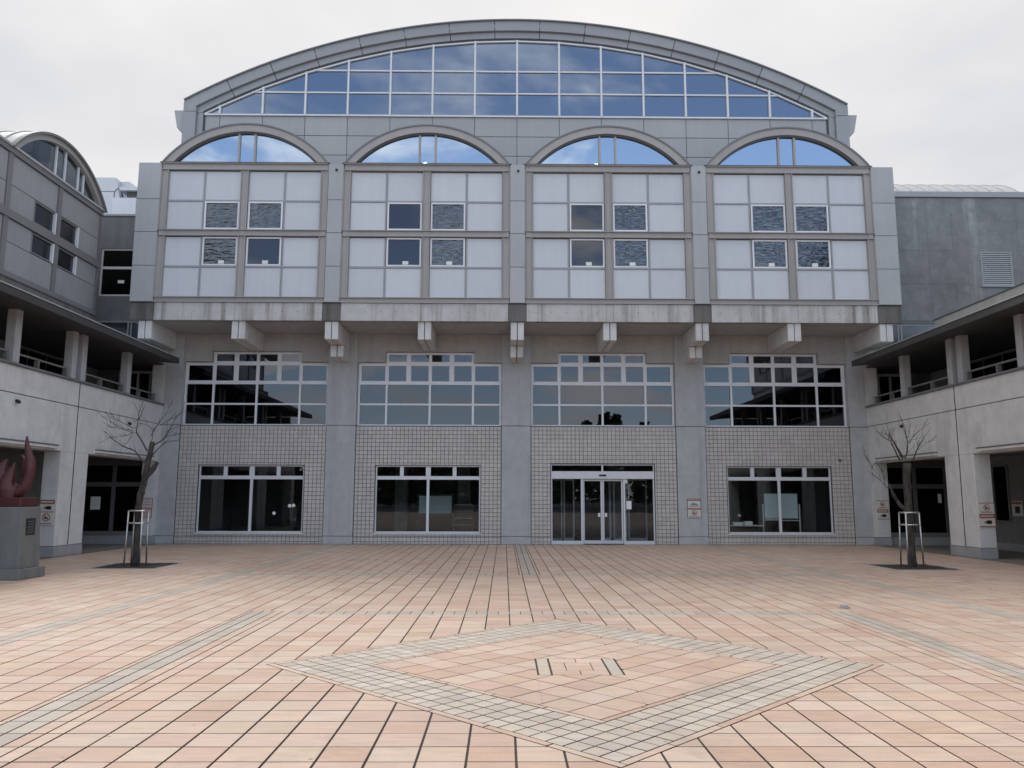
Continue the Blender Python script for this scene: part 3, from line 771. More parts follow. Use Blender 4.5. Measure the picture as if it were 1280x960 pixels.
# vestibule walls
MB().box(.7, .8, .4, 2.6, 0, 2.9).box(5.1, 5.2, .4, 2.6, 0, 2.9).build('interior_wall', 'interior', B)
for X in (-8, -2, 4, 10, -4.5, 7.5): MB().box(X-.25, X+.25, 4.8, 5.3, 0, 3.38).build('interior_column', 'concrete', B)

# ------------------------------------------------------------------ things inside the ground floor
w_ = empty('whiteboard', 'pale blue whiteboard on a wheeled stand behind the window of the last tiled bay', 'whiteboard', loc=(9.52, 1.5, 0)); WSH = Vector((-.32, -.85, .01))
def rel(o, root): o.location = -root.location; return o
rel(box('board', 'whiteboard', w_, 8.95, 10.1, 1.46, 1.5, .86, 1.71, .004), w_)
rel(MB().box(8.87, 8.91, 1.45, 1.49, .06, 1.35).box(10.14, 10.18, 1.45, 1.49, .06, 1.35).box(8.87, 10.18, 1.455, 1.485, .78, .81).box(8.87, 8.91, 1.2, 1.75, .03, .06).box(10.14, 10.18, 1.2, 1.75, .03, .06).build('stand', 'aluminium', w_), w_)
rel(box('tray', 'paper', w_, 8.98, 9.4, 1.40, 1.455, .815, .845), w_)
d_ = empty('desk', 'low dark table behind the window beside the whiteboard', 'desk', loc=(8.3, 1.5, 0))
rel(box('table_top', 'concrete_pale', d_, 7.5, 8.84, 1.2, 1.8, .6, .635), d_)
for a in (7.55, 8.76):
    for b in (1.24, 1.74): rel(box('leg', 'steel_dark', d_, a, a+.04, b, b+.04, 0, .6), d_)
rel(box('modesty_panel', 'wood', d_, 7.6, 8.75, 1.74, 1.76, .25, .58), d_)
for a, b, hh, lab in ((7.78, 8.12, .10, 'wide white paper stack on the low table behind the glass'), (8.2, 8.46, .13, 'tall white paper stack on the low table behind the glass')):
    tag(box('paper_stack', 'paper', None, a, b, 1.28, 1.52, .636, .636+hh, .004), lab, 'paper stack')
fan = empty('desk_fan', 'small dark desk fan behind the paper stacks', 'fan', loc=(8.12, 1.68, .636))
MB().prism([(.11*math.cos(k*.4), .11*math.sin(k*.4)) for k in range(16)], 0, .025, 'xy').build('base', 'black', fan)
MB().tube([(0, 0, .02), (0, 0, .2)], .014, 8).build('stem', 'black', fan)
mb = MB()
for rad_ in (.05, .09, .13): mb.tube([(rad_*math.cos(k*math.pi/10), -.04, .32+rad_*math.sin(k*math.pi/10)) for k in range(21)], .005, 5, False)
mb.build('guard', 'steel_dark', fan); MB().tube([(0, -.05, .32), (0, .05, .32)], .05, 10).build('motor', 'aluminium', fan)
for i, x in enumerate((8.98, 9.55)):
    sh_ = empty('slatted_rack', ('slatted wooden rack standing under the whiteboard beside the table', 'slatted wooden rack standing under the whiteboard on the side away from the table')[i], 'rack', loc=(x+.25, 2.2, 0))
    for k in range(9): rel(box('slat', 'wood', sh_, x+k*.06, x+k*.06+.03, 2.2, 2.23, .2, .74), sh_)
    rel(MB().box(x-.02, x+.54, 2.19, 2.24, .74, .78).box(x-.02, x+.54, 2.19, 2.24, .15, .2).build('rail', 'wood', sh_), sh_)
    rel(MB().box(x-.02, x+.02, 2.15, 2.28, 0, .15).box(x+.5, x+.54, 2.15, 2.28, 0, .15).build('foot', 'wood', sh_), sh_)
ps = empty('display_board', 'grey display board with dark frame behind the second tiled bay window', 'display board', loc=(-3, 2.6, 0))
rel(box('panel', 'whiteboard', ps, -3.55, -2.35, 2.6, 2.63, .98, 1.62), ps); rel(MB().box(-3.62, -3.55, 2.59, 2.64, 0, 1.7).box(-2.35, -2.28, 2.59, 2.64, 0, 1.7).box(-3.55, -2.35, 2.59, 2.64, 1.62, 1.7).box(-3.55, -2.35, 2.59, 2.64, .9, .98).build('frame', 'black', ps), ps)
cs = empty('book_cabinet', 'low cabinet with pale shelf edges behind the second tiled bay window', 'cabinet', loc=(-1.9, 2.4, 0))
rel(MB().box(-2.25, -2.21, 2.3, 2.6, 0, 1.3).box(-1.55, -1.51, 2.3, 2.6, 0, 1.3).box(-2.21, -1.55, 2.57, 2.6, 0, 1.3).build('carcass', 'wood', cs), cs)
for z in (.3, .55, .8, 1.05, 1.28): rel(box('shelf', 'concrete_pale', cs, -2.21, -1.55, 2.3, 2.565, z, z+.025), cs)
for (x, z, r_, lab) in ((-8.2, 1.02, .055, 'round white disc low on the first bay window glass'), (-7.68, 1.27, .06, 'round white disc at the pair on the first bay window glass'), (-7.55, 1.28, .058, 'white disc at the edge of the pair on the first bay window glass')):
    tag(MB().prism([(x+r_*math.cos(k*math.pi/8), z+r_*math.sin(k*math.pi/8)) for k in range(16)], .150, .156).build('window_disc', 'paper'), lab, 'sticker')  # small flat white discs set on the first bay window glass
w_.location += WSH; d_.location += WSH; fan.location += WSH
for o in bpy.data.objects:
    if o.parent is None and o.name.startswith(('paper_stack', 'slatted_rack')): o.location += WSH
# lamps in the vaults, seen through the glass
for c, dx, side in ((-3, -.1, 'second'), (3, -.35, 'third')):
    lm = empty('ceiling_lamp', 'lit round lamp glowing inside the vault glass of the %s bay' % side, 'lamp', loc=(c+dx, YB+.5, 12.72))
    mb = MB(); mb.tube([(0, 0, -.03), (0, 0, .02), (0, 0, .05)], [.06, .085, .03], 12); mb.build('bulb', 'lamp_glow', lm)
    MB().tube([(0, 0, .05), (0, 0, .12)], .03, 8).build('holder', 'black', lm); MB().tube([(0, 0, .12), (0, 0, .7)], .012, 6).build('stem', 'black', lm)
# small items on the tile wall
tag(MB().tube([(11.1, .06, 2.86), (11.1, -.02, 2.84)], [.05, .035], 10).build('wall_spout', 'steel_dark'), 'small dark round spout on the tiles above the whiteboard window', 'spout')
tag(MB().tube([(5.08, .06, 1.35), (5.08, .03, 1.35)], .045, 12).build('wall_button', 'steel_beige'), 'small round grey fitting on the tiles beside the entrance', 'wall fitting')

# ------------------------------------------------------------------ signs
def sign(label, x0, x1, y, z1, spec, mat='sign_white', group=None, back=None):
    """boards facing -Y on a wall at depth y; spec = rows from the top: (height, kind)"""
    s_ = empty('notice_sign', label, 'sign', group, ((x0+x1)/2, y, z1)); z = z1; X = (x0+x1)/2
    Hh = sum(q[0] for q in spec)
    rel(box('board', back or mat, s_, x0, x1, y-.012, y, z1-Hh, z1), s_)
    for hgt, kind in spec:
        a, b = z-hgt, z; hw = (x1-x0)/2
        if kind == 'bar': rel(box('banner', 'sign_red', s_, x0+.004, x1-.004, y-.017, y-.0125, a+.004, b-.004), s_); _lines(s_, x0+.04, x1-.04, y-.02, (a+b)/2, (a+b)/2+.001, 'sign_white', 1, hgt*.3)
        elif kind == 'edge': rel(box('stripe', 'sign_red', s_, x0+.002, x1-.002, y-.017, y-.0125, a, b), s_)
        elif kind == 'smoke':
            rel(box('sheet', mat, s_, x0+.015, x1-.015, y-.016, y-.0125, a+.012, b-.006), s_)
            rr_ = min(hgt*.31, hw*.55); zc = (a+b)/2+hgt*.1
            ring = MB(); ring.band((X, zc), rr_*.78, rr_, 0, 2*math.pi, y-.02, y-.0165, 24)
            dx, dz = .62*rr_, .62*rr_; wv = .09*rr_
            ring.prism([(X-dx-wv, zc+dz-wv), (X-dx+wv, zc+dz+wv), (X+dx+wv, zc-dz+wv), (X+dx-wv, zc-dz-wv)], y-.0205, y-.0168)
            rel(ring.build('prohibition_ring', 'sign_red', s_), s_)
            rel(box('cigarette', 'black', s_, X-rr_*.5, X+rr_*.45, y-.0195, y-.0167, zc-.03*1.2, zc+.012), s_)
            _lines(s_, x0+.05, x1-.05, y-.0185, a+.03, a+.06, 'black', 1, .022)
        elif kind == 'picto':
            rel(box('sheet', mat, s_, x0+.015, x1-.015, y-.016, y-.0125, a+.006, b-.006), s_)
            rel(MB().box(X-.02, X+.11, y-.02, y-.0165, a+hgt*.28, b-hgt*.25).box(X-.08, X-.02, y-.02, y-.0165, a+hgt*.4, b-hgt*.4).build('pictogram', 'black', s_), s_)
        elif kind == 'sea':
            rel(box('sheet', mat, s_, x0+.02, x1-.02, y-.016, y-.0125, a+.012, b-.012), s_)
            rel(MB().prism([(X-.15, a+hgt*.42), (X+.17, a+hgt*.36), (X+.10, a+hgt*.55), (X-.02, a+hgt*.74), (X-.1, a+hgt*.58)], y-.02, y-.0165).build('picture', 'sign_blue', s_), s_)
            _lines(s_, x0+.06, x1-.06, y-.0185, a+hgt*.2, a+hgt*.3, 'sign_frame', 1, .02)
        elif kind == 'text':
            rel(box('sheet', mat, s_, x0+.02, x1-.02, y-.016, y-.0125, a+.016, b-.016), s_)
            _lines(s_, x0+.06, x1-.06, y-.019, a+.06, b-.06, 'sign_red_deep', 4, .022)
        z = a
    return s_
def _lines(s_, x0, x1, y, z0, z1, mat, n, hgt):
    mb = MB(); r3 = random.Random(int(abs(x0*77)+abs(z0*31)))
    for k in range(n):
        z = z0+(z1-z0)*(k/(n-1) if n > 1 else .5); x = x0
        while x < x1-.02:
            wv = min(r3.uniform(.5, 1.0)*hgt, x1-x); mb.box(x, x+wv, y, y+.003, z-hgt/2, z+hgt/2); x += wv+hgt*.35
    rel(mb.build('text_line', mat, s_), s_)
sign('brown framed notice with sea picture and no smoking ring on the concrete column', 5.8, 6.27, -.001, 1.54, [(.06, 'bar'), (.27, 'sea'), (.03, 'edge'), (.29, 'smoke')], back='sign_frame')

# ================================================================== WINGS
def wing(s, label):
    Wg = empty('school_wing', label, 'building', loc=(s*12.1, 0, 0))
    inv = Vector((-s*12.1, 0, 0))
    def fin(o): o.location = inv; return o
    def bx(name, mat, x0, x1, y0, y1, z0, z1, bevel=0, parent=None):
        o = box(name, mat, parent or Wg, s*x0, s*x1, y0, y1, z0, z1, bevel)
        return fin(o) if parent is None else o
    def bl(mb, name, mat, bevel=0): return fin(mb.build(name, mat, Wg, bevel=bevel))
    wallm = 'concrete_pale'
    cuts = [-.002, -5.44, -11.44, -17.4]
    for a, b in zip(cuts[:-1], cuts[1:]):
        for z0, z1 in ((2.75, 3.99), (4.012, 4.66)): bx('wall_panel', wallm, 12.1, 12.5, b+.03, a, z0, z1, .008)
    bx('wall_core', 'concrete_dark', 12.13, 12.46, -17.38, -.004, 2.8, 4.64)
    for a, b in ((-4.7, -6.1), (-10.7, -12.1), (-16.7, -17.4)):
        mid = -5.44 if a == -4.7 else (-11.44 if a == -10.7 else -17.0)
        bx('pillar_core', 'concrete_dark', 12.13, 12.5, b+.05, a-.05, .2, 2.74)
        for c0, c1 in ((a, mid+.03), (mid, b)): bx('pillar', wallm, 12.1, 12.55, c1, c0, .28, 2.748, .01)
        bx('plinth', 'plinth', 12.085, 12.56, b-.012, a+.012, 0, .268, .006)
    bx('pillar', wallm, 12.1, 12.55, -.3, -.002, .28, 2.748, .008); bx('plinth', 'plinth', 12.09, 12.56, -.312, -.014, 0, .268, .006)
    bx('lintel', wallm, 12.5, 12.56, -17.4, -.002, 2.75, 3.4)
    for a, b in ((-.72, -4.36), (-6.45, -10.4), (-12.45, -16.4)):
        mb = MB().box(s*11.99, s*12.1, b, a, 2.795, 2.865); bl(mb, 'canopy_rail', 'concrete_pale', .004)
        mb = MB().box(s*11.97, s*12.1, b-.01, a+.01, 2.868, 2.895); bl(mb, 'canopy_flashing', 'eave_metal')
    for yv in (-5.425, -11.425): bx('sealant_joint', 'black', 12.094, 12.13, yv-.008, yv+.008, .3, 4.655)
    # arcade behind the pillars, closed at its end by a glazed door front in line with the main wall
    gl = part_empty('glazed_front', Wg); gl.location = inv
    f = MB()
    for xa, xb in ((12.57, 12.66), (13.52, 13.64), (14.58, 14.76)): f.box(s*xa, s*xb, -.05, .05, .42, 2.745)
    for z0, z1 in ((1.90, 2.05), (2.6, 2.745)):
        for xa, xb in ((12.66, 13.52), (13.64, 14.58)): f.box(s*xa, s*xb, -.047, .047, z0, z1)
    f.build('frame', 'frame_bronze', gl); box('bottom_rail', 'rail_grey', gl, s*12.57, s*14.98, -.06, .05, .27, .42)
    for xa, xb in ((12.66, 13.52), (13.64, 14.58)):
        for z0, z1 in ((.42, 1.9), (2.05, 2.6)): box('pane', 'glass_dark', gl, s*xa, s*xb, .0, .008, z0, z1)
    box('plinth', 'plinth', gl, s*12.57, s*14.98, -.07, .05, 0, .268)
    bx('end_wall', 'concrete_passage', 14.76, 15, -.05, .05, .42, 2.745); bx('end_wall', 'interior', 12.56, 15, 1.5, 1.6, 0, 3.0); bx('end_wall', 'interior', 12.56, 15, .05, .3, 2.745, 3.5)
    bx('walkway', 'walkway', 12.09, 18, -17.4, 1.5, -.02, -.004)
    bx('gutter', 'black', 12.03, 12.085, -17.4, -.05, -.009, .003)
    bx('back_wall', 'concrete_passage', 15.0, 15.2, -17.4, 1.6, 0, 4.0); bx('arcade_ceiling', 'concrete_passage', 12.57, 15, -17.4, -.052, 2.86, 3.0)
    bx('plinth', 'plinth', 14.97, 14.999, -17.4, -.08, 0, .22)
    for y0_, y1_, z0, z1 in (((-2.95, -2.2, .85, 2.6),) if s > 0 else ())+((-10.6, -7.2, .9, 2.6), (-16.4, -13, .9, 2.6)):
        ww = part_empty('window', Wg); ww.location = inv
        box('pane', 'glass_dark', ww, s*14.955, s*14.963, y0_+.05, y1_-.05, z0+.05, z1-.05)
        f = MB().box(s*14.94, s*14.99, y0_, y0_+.05, z0, z1).box(s*14.94, s*14.99, y1_-.05, y1_, z0, z1).box(s*14.94, s*14.99, y0_+.05, y1_-.05, z0, z0+.05).box(s*14.94, s*14.99, y0_+.05, y1_-.05, z1-.05, z1)
        if y1_-y0_ > 2:
            for q in (1, 2): yv = y0_+(y1_-y0_)*q/3; f.box(s*14.942, s*14.988, yv-.03, yv+.03, z0+.05, z1-.05)
            f.box(s*14.944, s*14.986, y0_+.05, y1_-.05, 1.85, 1.92)
        f.build('frame', 'rail_grey', ww)
    rm = MB().box(s*12.56, s*15, -17.4, -17.3, 0, 2.86).box(s*15.2, s*18, -17.4, 1.6, 3.3, 3.5); bl(rm, 'side_wall', 'concrete_passage')
    # balcony corridor
    bx('balcony_floor', 'concrete', 12.46, 15, -17.4, 0, 4.0, 4.2); bx('sill_cap', 'concrete_dark', 12.03, 12.56, -17.4, -.06, 4.662, 4.72, .008)
    for yv in (-2.28, -5.0, -5.5, -8.1, -11.0, -11.5, -14.1): bx('post', 'concrete', 12.19, 12.43, yv-.25, yv, 4.722, 6.06, .012)
    for a, b in ((-.2, -2.27), (-2.54, -4.99), (-5.76, -8.09), (-8.36, -10.99), (-11.76, -14.09)): bx('handrail', 'rail_grey', 12.29, 12.36, b, a, 4.985, 5.03)
    for yv in (-.36, -1.45, -2.22, -2.6, -3.95, -4.93, -5.83, -7.15, -8.03, -8.45, -9.9): bx('rail_post', 'rail_grey', 12.27, 12.38, yv-.035, yv+.035, 4.722, 4.984)
    bx('back_wall', 'concrete', 15.0, 15.2, -17.4, 1.2, 4.2, 6.06)
    for a, b in ((-1.2, -4.2), (-6.5, -9.6), (-12, -15)):
        wn_ = part_empty('window', Wg); wn_.location = inv
        box('pane', 'glass_dark', wn_, s*14.955, s*14.965, b, a, 4.9, 5.95)
        f = MB().box(s*14.94, s*14.99, b-.06, a+.06, 5.95, 6.0).box(s*14.94, s*14.99, b-.06, a+.06, 4.85, 4.9)
        for q in range(4): yv = a+(b-a)*q/3; f.box(s*14.94, s*14.99, yv-.03, yv+.03, 4.9, 5.95)
        f.build('frame', 'frame_bronze', wn_)
    bx('end_wall', 'concrete_pale', 12.1, 12.52, -.01, .9, 4.72, 6.06); bx('end_wall', 'concrete_dark', 12.5, 15, 1.1, 1.2, 4.2, 6.06)
    dr = part_empty('end_door', Wg); dr.location = inv
    f = MB()
    for xa in (12.62, 13.02, 13.45, 14.1): f.box(s*xa, s*(xa+.07), .98, 1.06, 4.2, 5.92)
    f.box(s*12.62, s*14.17, .98, 1.06, 5.92, 6.0); f.build('frame', 'aluminium', dr); box('pane', 'glass_dark', dr, s*12.69, s*14.1, 1.06, 1.07, 4.2, 5.92)
    bx('balcony_floor', 'concrete', 12.46, 15, 0, 1.2, 4.0, 4.198)
    # eave
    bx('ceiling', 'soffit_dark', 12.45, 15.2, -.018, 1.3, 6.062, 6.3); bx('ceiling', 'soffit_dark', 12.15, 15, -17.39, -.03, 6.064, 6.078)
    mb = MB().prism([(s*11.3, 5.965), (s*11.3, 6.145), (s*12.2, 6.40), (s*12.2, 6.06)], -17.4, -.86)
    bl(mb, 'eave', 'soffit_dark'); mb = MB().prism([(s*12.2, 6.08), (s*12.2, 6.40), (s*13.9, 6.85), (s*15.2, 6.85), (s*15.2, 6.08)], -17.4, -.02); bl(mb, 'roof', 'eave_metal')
    bl(MB().prism([(s*11.28, 6.148), (s*11.28, 6.175), (s*13.9, 6.9), (s*13.9, 6.86)], -17.4, -.87), 'eave_cap', 'roof_metal')
    bx('upstand', 'concrete_stained' if s < 0 else 'concrete_warm', 13.86, 14.1, -17.4, -1.5, 6.4, 7.415)
    bx('coping', 'steel_dark', 13.83, 14.12, -17.4, -1.48, 7.415, 7.448)
    bx('upstand', 'concrete_dark', 14.1, 20, -1.6, -1.5, 6.4, 7.38)
    # roof deck behind
    bx('roof_deck', 'eave_metal', 14.1, 20, -17.4, -1.6, 6.85, 7.0); bx('rear_wall', 'concrete_dark', 19.8, 20, -17.4, 0, 0, 6.85); bx('end_wall', 'concrete_pale', 12.56, 20, -17.6, -17.402, 0, 6.05)
    # window strip and wall behind the eave, in line with the main front
    bx('window_strip', 'glass_frost', 12.5, 14.72, -.01, .0, 6.4, 7.55)
    f = MB().box(s*12.5, s*14.75, -.03, .03, 7.552, 7.6)
    for xa in (12.52, 13.35, 13.46, 14.66): f.box(s*xa, s*(xa+.05), -.03, .03, 6.4, 7.552)
    bl(f, 'strip_frame', 'rim_grey'); bx('strip_backing', 'interior', 12.5, 14.75, .3, .4, 6.1, 7.6)
    # upper storey
    y0 = -1.55 if s < 0 else -7.75
    for mi in range(3 if s < 0 else 2):
        ya = y0-mi*4.95; yb = ya-4.95; X0, X1 = 13.9, 14.0
        for yv in ((ya-.09, ya) if mi == 0 else (), (ya-2.58, ya-2.38), (yb-.1, yb+.1)):
            if yv: bx('steel_column', 'steel_storey', X0-.03, X1, yv[0], yv[1], 7.6, 10.84)
        for z0, z1 in ((7.45, 7.59), (9.06, 9.29), (10.85, 11.0)): bx('steel_beam', 'steel_storey', X0-.06, X1, yb, ya, z0, z1)
        for half in (0, 1):
            h0 = ya-.11 if half == 0 else ya-2.6; h1 = ya-2.36 if half == 0 else yb+.11
            w0, w1 = (ya-1.32, ya-2.36) if half == 0 else (ya-2.6, ya-3.7)
            for z0, z1 in ((7.6, 8.41), (10.0, 10.84)): bx('panel', 'panel_storey', X0, X1, h1, h0, z0+.008, z1-.008, .005)
            for z0, z1 in ((8.41, 9.05), (9.3, 10.0)):
                oth = (h0, w0+.01) if half == 0 else (w1-.01, h1)
                bx('panel', 'panel_storey', X0, X1, oth[0], oth[1], z0+.008, z1-.008, .005)
                W2 = part_empty('window', Wg); W2.location = inv
                box('jamb', 'frame_white', W2, s*(X0-.03), s*(X0+.08), w0-.06, w0, z0+.02, z1-.02)
                f = MB().box(s*(X0+.0), s*(X0+.08), w1, w1+.05, z0+.02, z1-.02).box(s*X0, s*(X0+.08), w1+.05, w0-.06, z0+.02, z0+.06).box(s*X0, s*(X0+.08), w1+.05, w0-.06, z1-.06, z1-.02)
                f.build('frame', 'steel_storey', W2); box('pane', 'glass_upper', W2, s*(X0+.05), s*(X0+.058), w1+.05, w0-.05, z0+.06, z1-.06)
                if half == 0:
                    cu = MB()
                    for k in range(5): cu.tube([(s*(X0+.22), w0-.15-.09*k, z0+.05), (s*(X0+.22), w0-.15-.09*k+.03, (z0+z1)/2), (s*(X0+.22), w0-.15-.09*k, z1-.05)], .05, 6)
                    cu.build('curtain', 'curtain', W2, smooth=True)
        bx('backing', 'flashing', X0+.3, X0+.4, yb, ya, 7.45, 11.0)
        if (s < 0 and mi in (0, 2)) or (s > 0 and mi == 0):
            yc, zc, ro = (ya+yb)/2, 9.05, 3.22; ao = math.acos((11.0-zc)/ro)
            A = part_empty('vault', Wg); A.location = inv; AC = lambda r: math.acos((11.0-zc)/r)
            MB().band((yc, zc), ro-.2, ro-.04, -AC(ro-.04), AC(ro-.04), s*(X0-.06), s*(X0+.2), 28, 'yz', AC(ro-.2)/AC(ro-.04)).build('arch_ring', 'steel_beige', A)
            MB().band((yc, zc), ro-.03, ro+.01, -ao, ao, s*(X0+.0), s*19.5, 28, 'yz').build('vault_roof', 'roof_metal', A)
            MB().band((yc, zc), ro-.04, ro+.03, -ao, ao, s*(X0-.14), s*(X0-.002), 28, 'yz').build('roof_edge', 'steel_storey', A)
            rg = ro-.2; xe = math.sqrt(rg**2-(11.02-zc)**2)
            cutv = [-xe, -.28, .22, .98, 1.3, xe] if s < 0 else [-xe, -.3, .3, xe]
            for a, b in zip(cutv[:-1], cutv[1:]):
                pts = [(yc+a, 11.01), (yc+b, 11.01)]+[(yc+b+(a-b)*k/10, zc+math.sqrt(max(rg**2-(b+(a-b)*k/10)**2, 0))) for k in range(11)]
                MB().prism(pts, s*(X0+.08), s*(X0+.088), 'yz').build('pane', 'glass_storey', A)
            for a in cutv[1:-1]: MB().box(s*(X0+.03), s*(X0+.1), yc+a-.025, yc+a+.025, 11.0, zc+math.sqrt(rg**2-a*a)).build('mullion', 'frame_white', A)
            for k in range(10): MB().band((yc, zc), ro+.01, ro+.045, -ao, ao, s*(X0+.35+k*.55), s*(X0+.39+k*.55), 28, 'yz').build('roof_seam', 'roof_metal', A)
            MB().box(s*(X0+.9), s*(X0+1.0), yb, ya, 10.9, 11.6).build('interior_wall', 'interior', A)
        bx('roof_deck', 'roof_metal', X0-.1, 19.5, yb, ya, 11.0, 11.06)
    ye = y0-4.95*(3 if s < 0 else 2)
    bx('side_wall', 'panel_storey', 14.0, 19.5, y0-.06, y0-.0, 7.45, 11.0); bx('side_wall', 'panel_storey', 14.0, 19.5, ye, ye+.06, 7.45, 11.0)
    return Wg
wing(-1, 'two storey concrete wing with open balcony and grey panelled storey under a vaulted roof')
wing(1, 'two storey concrete wing with open balcony and a passage, before the dark concrete block')
# signs on the wing jambs
sign('red bordered white notice on the wall stub behind the leaning bare tree', -12.5, -12.12, -.302, 1.52, [(.36, 'text'), (.3, 'text')], back='sign_red_deep')
sign('white notice with red bands and no smoking ring on the pillar behind the sculpture', -12.53, -12.13, -6.125, 1.48, [(.12, 'bar'), (.19, 'picto'), (.02, 'edge'), (.33, 'smoke')])
sign('white no smoking notice with red banner on the pillar jamb at the open passage', 12.12, 12.53, -6.125, 1.46, [(.02, 'edge'), (.27, 'smoke'), (.12, 'bar'), (.2, 'picto'), (.02, 'edge')])
sign('white no smoking notice with red banner on the wall stub behind the forked bare tree', 12.11, 12.5, -.302, 1.5, [(.02, 'edge'), (.27, 'smoke'), (.12, 'bar'), (.2, 'picto'), (.02, 'edge')])
ns = empty('notice_sign', 'small notice with dark pictogram on the back wall of the open passage', 'sign', loc=(14.965, -3.3, 1.3))
MB().box(-.012, 0, -.25, .25, -.25, .2).build('board', 'sign_white', ns); MB().box(-.018, -.013, -.24, .24, .1, .17).build('banner', 'sign_red', ns); MB().box(-.018, -.013, -.12, .1, -.16, .04).build('pictogram', 'black', ns)
o = box('notice_sheet', 'paper', None, -14.33, -14.0, -.012, -.008, 1.13, 1.56); tag(o, 'white paper on the dark glass door at the arcade end behind the leaning tree', 'paper')
o = box('notice_sheet', 'paper', None, 14.36, 14.48, -.012, -.008, 1.42, 1.72); tag(o, 'small white paper on the dark glass door at the arcade end behind the forked tree', 'paper')
for x, yv, lab in ((-12.1, -8.24, 'small black dome lamp on the wing wall above the sculpture'), (-12.1, -2.47, 'small black dome lamp on the wing wall above the leaning bare tree'), (12.1, -2.47, 'small black dome lamp on the wing wall above the forked bare tree')):
    s = 1 if x > 0 else -1; lm = empty('wall_lamp', lab, 'lamp', loc=(x, yv, 3.8))
    MB().tube([(0, 0, .03), (-s*.03, 0, .03)], .035, 10).build('mount', 'black', lm); MB().tube([(-s*.03, 0, .03), (-s*.07, 0, .0), (-s*.1, 0, -.02)], [.04, .048, .028], 10).build('shade', 'black', lm)

# ================================================================== REAR BLOCKS
K = empty('concrete_block', 'dark stained windowless concrete block with a shuttered vent and curved metal roof', 'building', loc=(16, 0, 0))
def kb(mb, name, mat, parent=K, bevel=0): return rel(mb.build(name, mat, parent, bevel=bevel), parent)
zz_ = [7.76, 9.08, 10.3, 12.27]; xx_ = [12.52, 14.66, 15.55, 17.9, 21]
for a, b in zip(xx_[:-1], xx_[1:]):
    for c0, c1 in zip(zz_[:-1], zz_[1:]):
        mb = MB()
        if a == 15.55 and c0 == 9.08: 
            mb.box(a, 16.5, .0, .3, c0, c1).box(17.62, b, .0, .3, c0, c1).box(16.5, 17.62, .0, .3, 10.27, c1)
        else: mb.box(a+.003, b-.003, 0, .3, c0+.003, c1-.003)
        kb(mb, 'wall_panel', 'concrete_block')
kb(MB().box(12.52, 21, .02, 10, 7.7, 12.25), 'wall_core', 'concrete_dark')
kb(MB().box(12.52, 21, -.06, 10, 12.28, 12.49), 'coping', 'rim_grey', bevel=.01); kb(MB().box(12.5, 14.78, -.04, .02, 7.6, 7.75), 'base_band', 'concrete_dark')
V = rel(part_empty('vent', K), K)
MB().box(16.5, 16.55, -.01, .05, 9.04, 10.27).box(17.57, 17.62, -.01, .05, 9.04, 10.27).box(16.55, 17.57, -.01, .05, 10.22, 10.27).box(16.45, 17.67, -.05, .05, 8.98, 9.04).build('frame', 'rim_grey', V)
for k in range(16): MB().prism([(-.012, 9.05+k*.073), (-.012, 9.075+k*.073), (.03, 9.125+k*.073), (.03, 9.10+k*.073)], 16.55, 17.57, 'yz').build('slat', 'panel_pier', V)
kb(MB().band((3.6, 9.6), 4.2, 4.26, -.8, .8, 12.52, 18.7, 24, 'yz'), 'vault_roof', 'roof_metal')
for k in range(13): kb(MB().band((3.6, 9.6), 4.26, 4.30, -.8, .8, 12.7+k*.49, 12.73+k*.49, 24, 'yz'), 'roof_seam', 'roof_metal')
kb(MB().prism([(3.6+4.2*math.sin(-.8+1.6*k/20), 9.6+4.2*math.cos(-.8+1.6*k/20)) for k in range(21)], 18.6, 18.68, 'yz'), 'vault_end', 'panel_grey')
LB = empty('concrete_block', 'dark concrete link block with two dark panes between panelled storey and main building', 'building', loc=(-14, 0, 0))
kb(MB().box(-20, -14.62, 0, .3, 7.6, 11.4).box(-14.62, -12.52, 0, .3, 10.22, 11.4).box(-14.62, -12.52, 0, .3, 7.6, 8.5).box(-13.0, -12.52, 0, .3, 8.5, 10.22), 'wall', 'concrete_dark', LB)
kb(MB().box(-20, -12.52, -.05, 9, 11.403, 11.47), 'coping', 'rim_grey', LB); kb(MB().box(-20, -12.52, 1.6, 9, 7.6, 11.4), 'core', 'interior', LB)
W3 = rel(part_empty('window', LB), LB)
MB().box(-14.62, -14.56, .04, .12, 8.5, 10.22).box(-13.06, -13.0, .04, .12, 8.5, 10.22).box(-14.56, -13.06, .04, .12, 10.16, 10.22).box(-14.56, -13.06, .04, .12, 9.48, 9.57).box(-14.56, -13.06, .02, .12, 8.5, 8.56).build('frame', 'aluminium', W3)
for z0, z1 in ((8.56, 9.48), (9.57, 10.16)): box('pane', 'glass_dark', W3, -14.56, -13.06, .08, .088, z0, z1)
box('paper_slip', 'paper', W3, -14.0, -13.78, .072, .077, 8.98, 9.09)
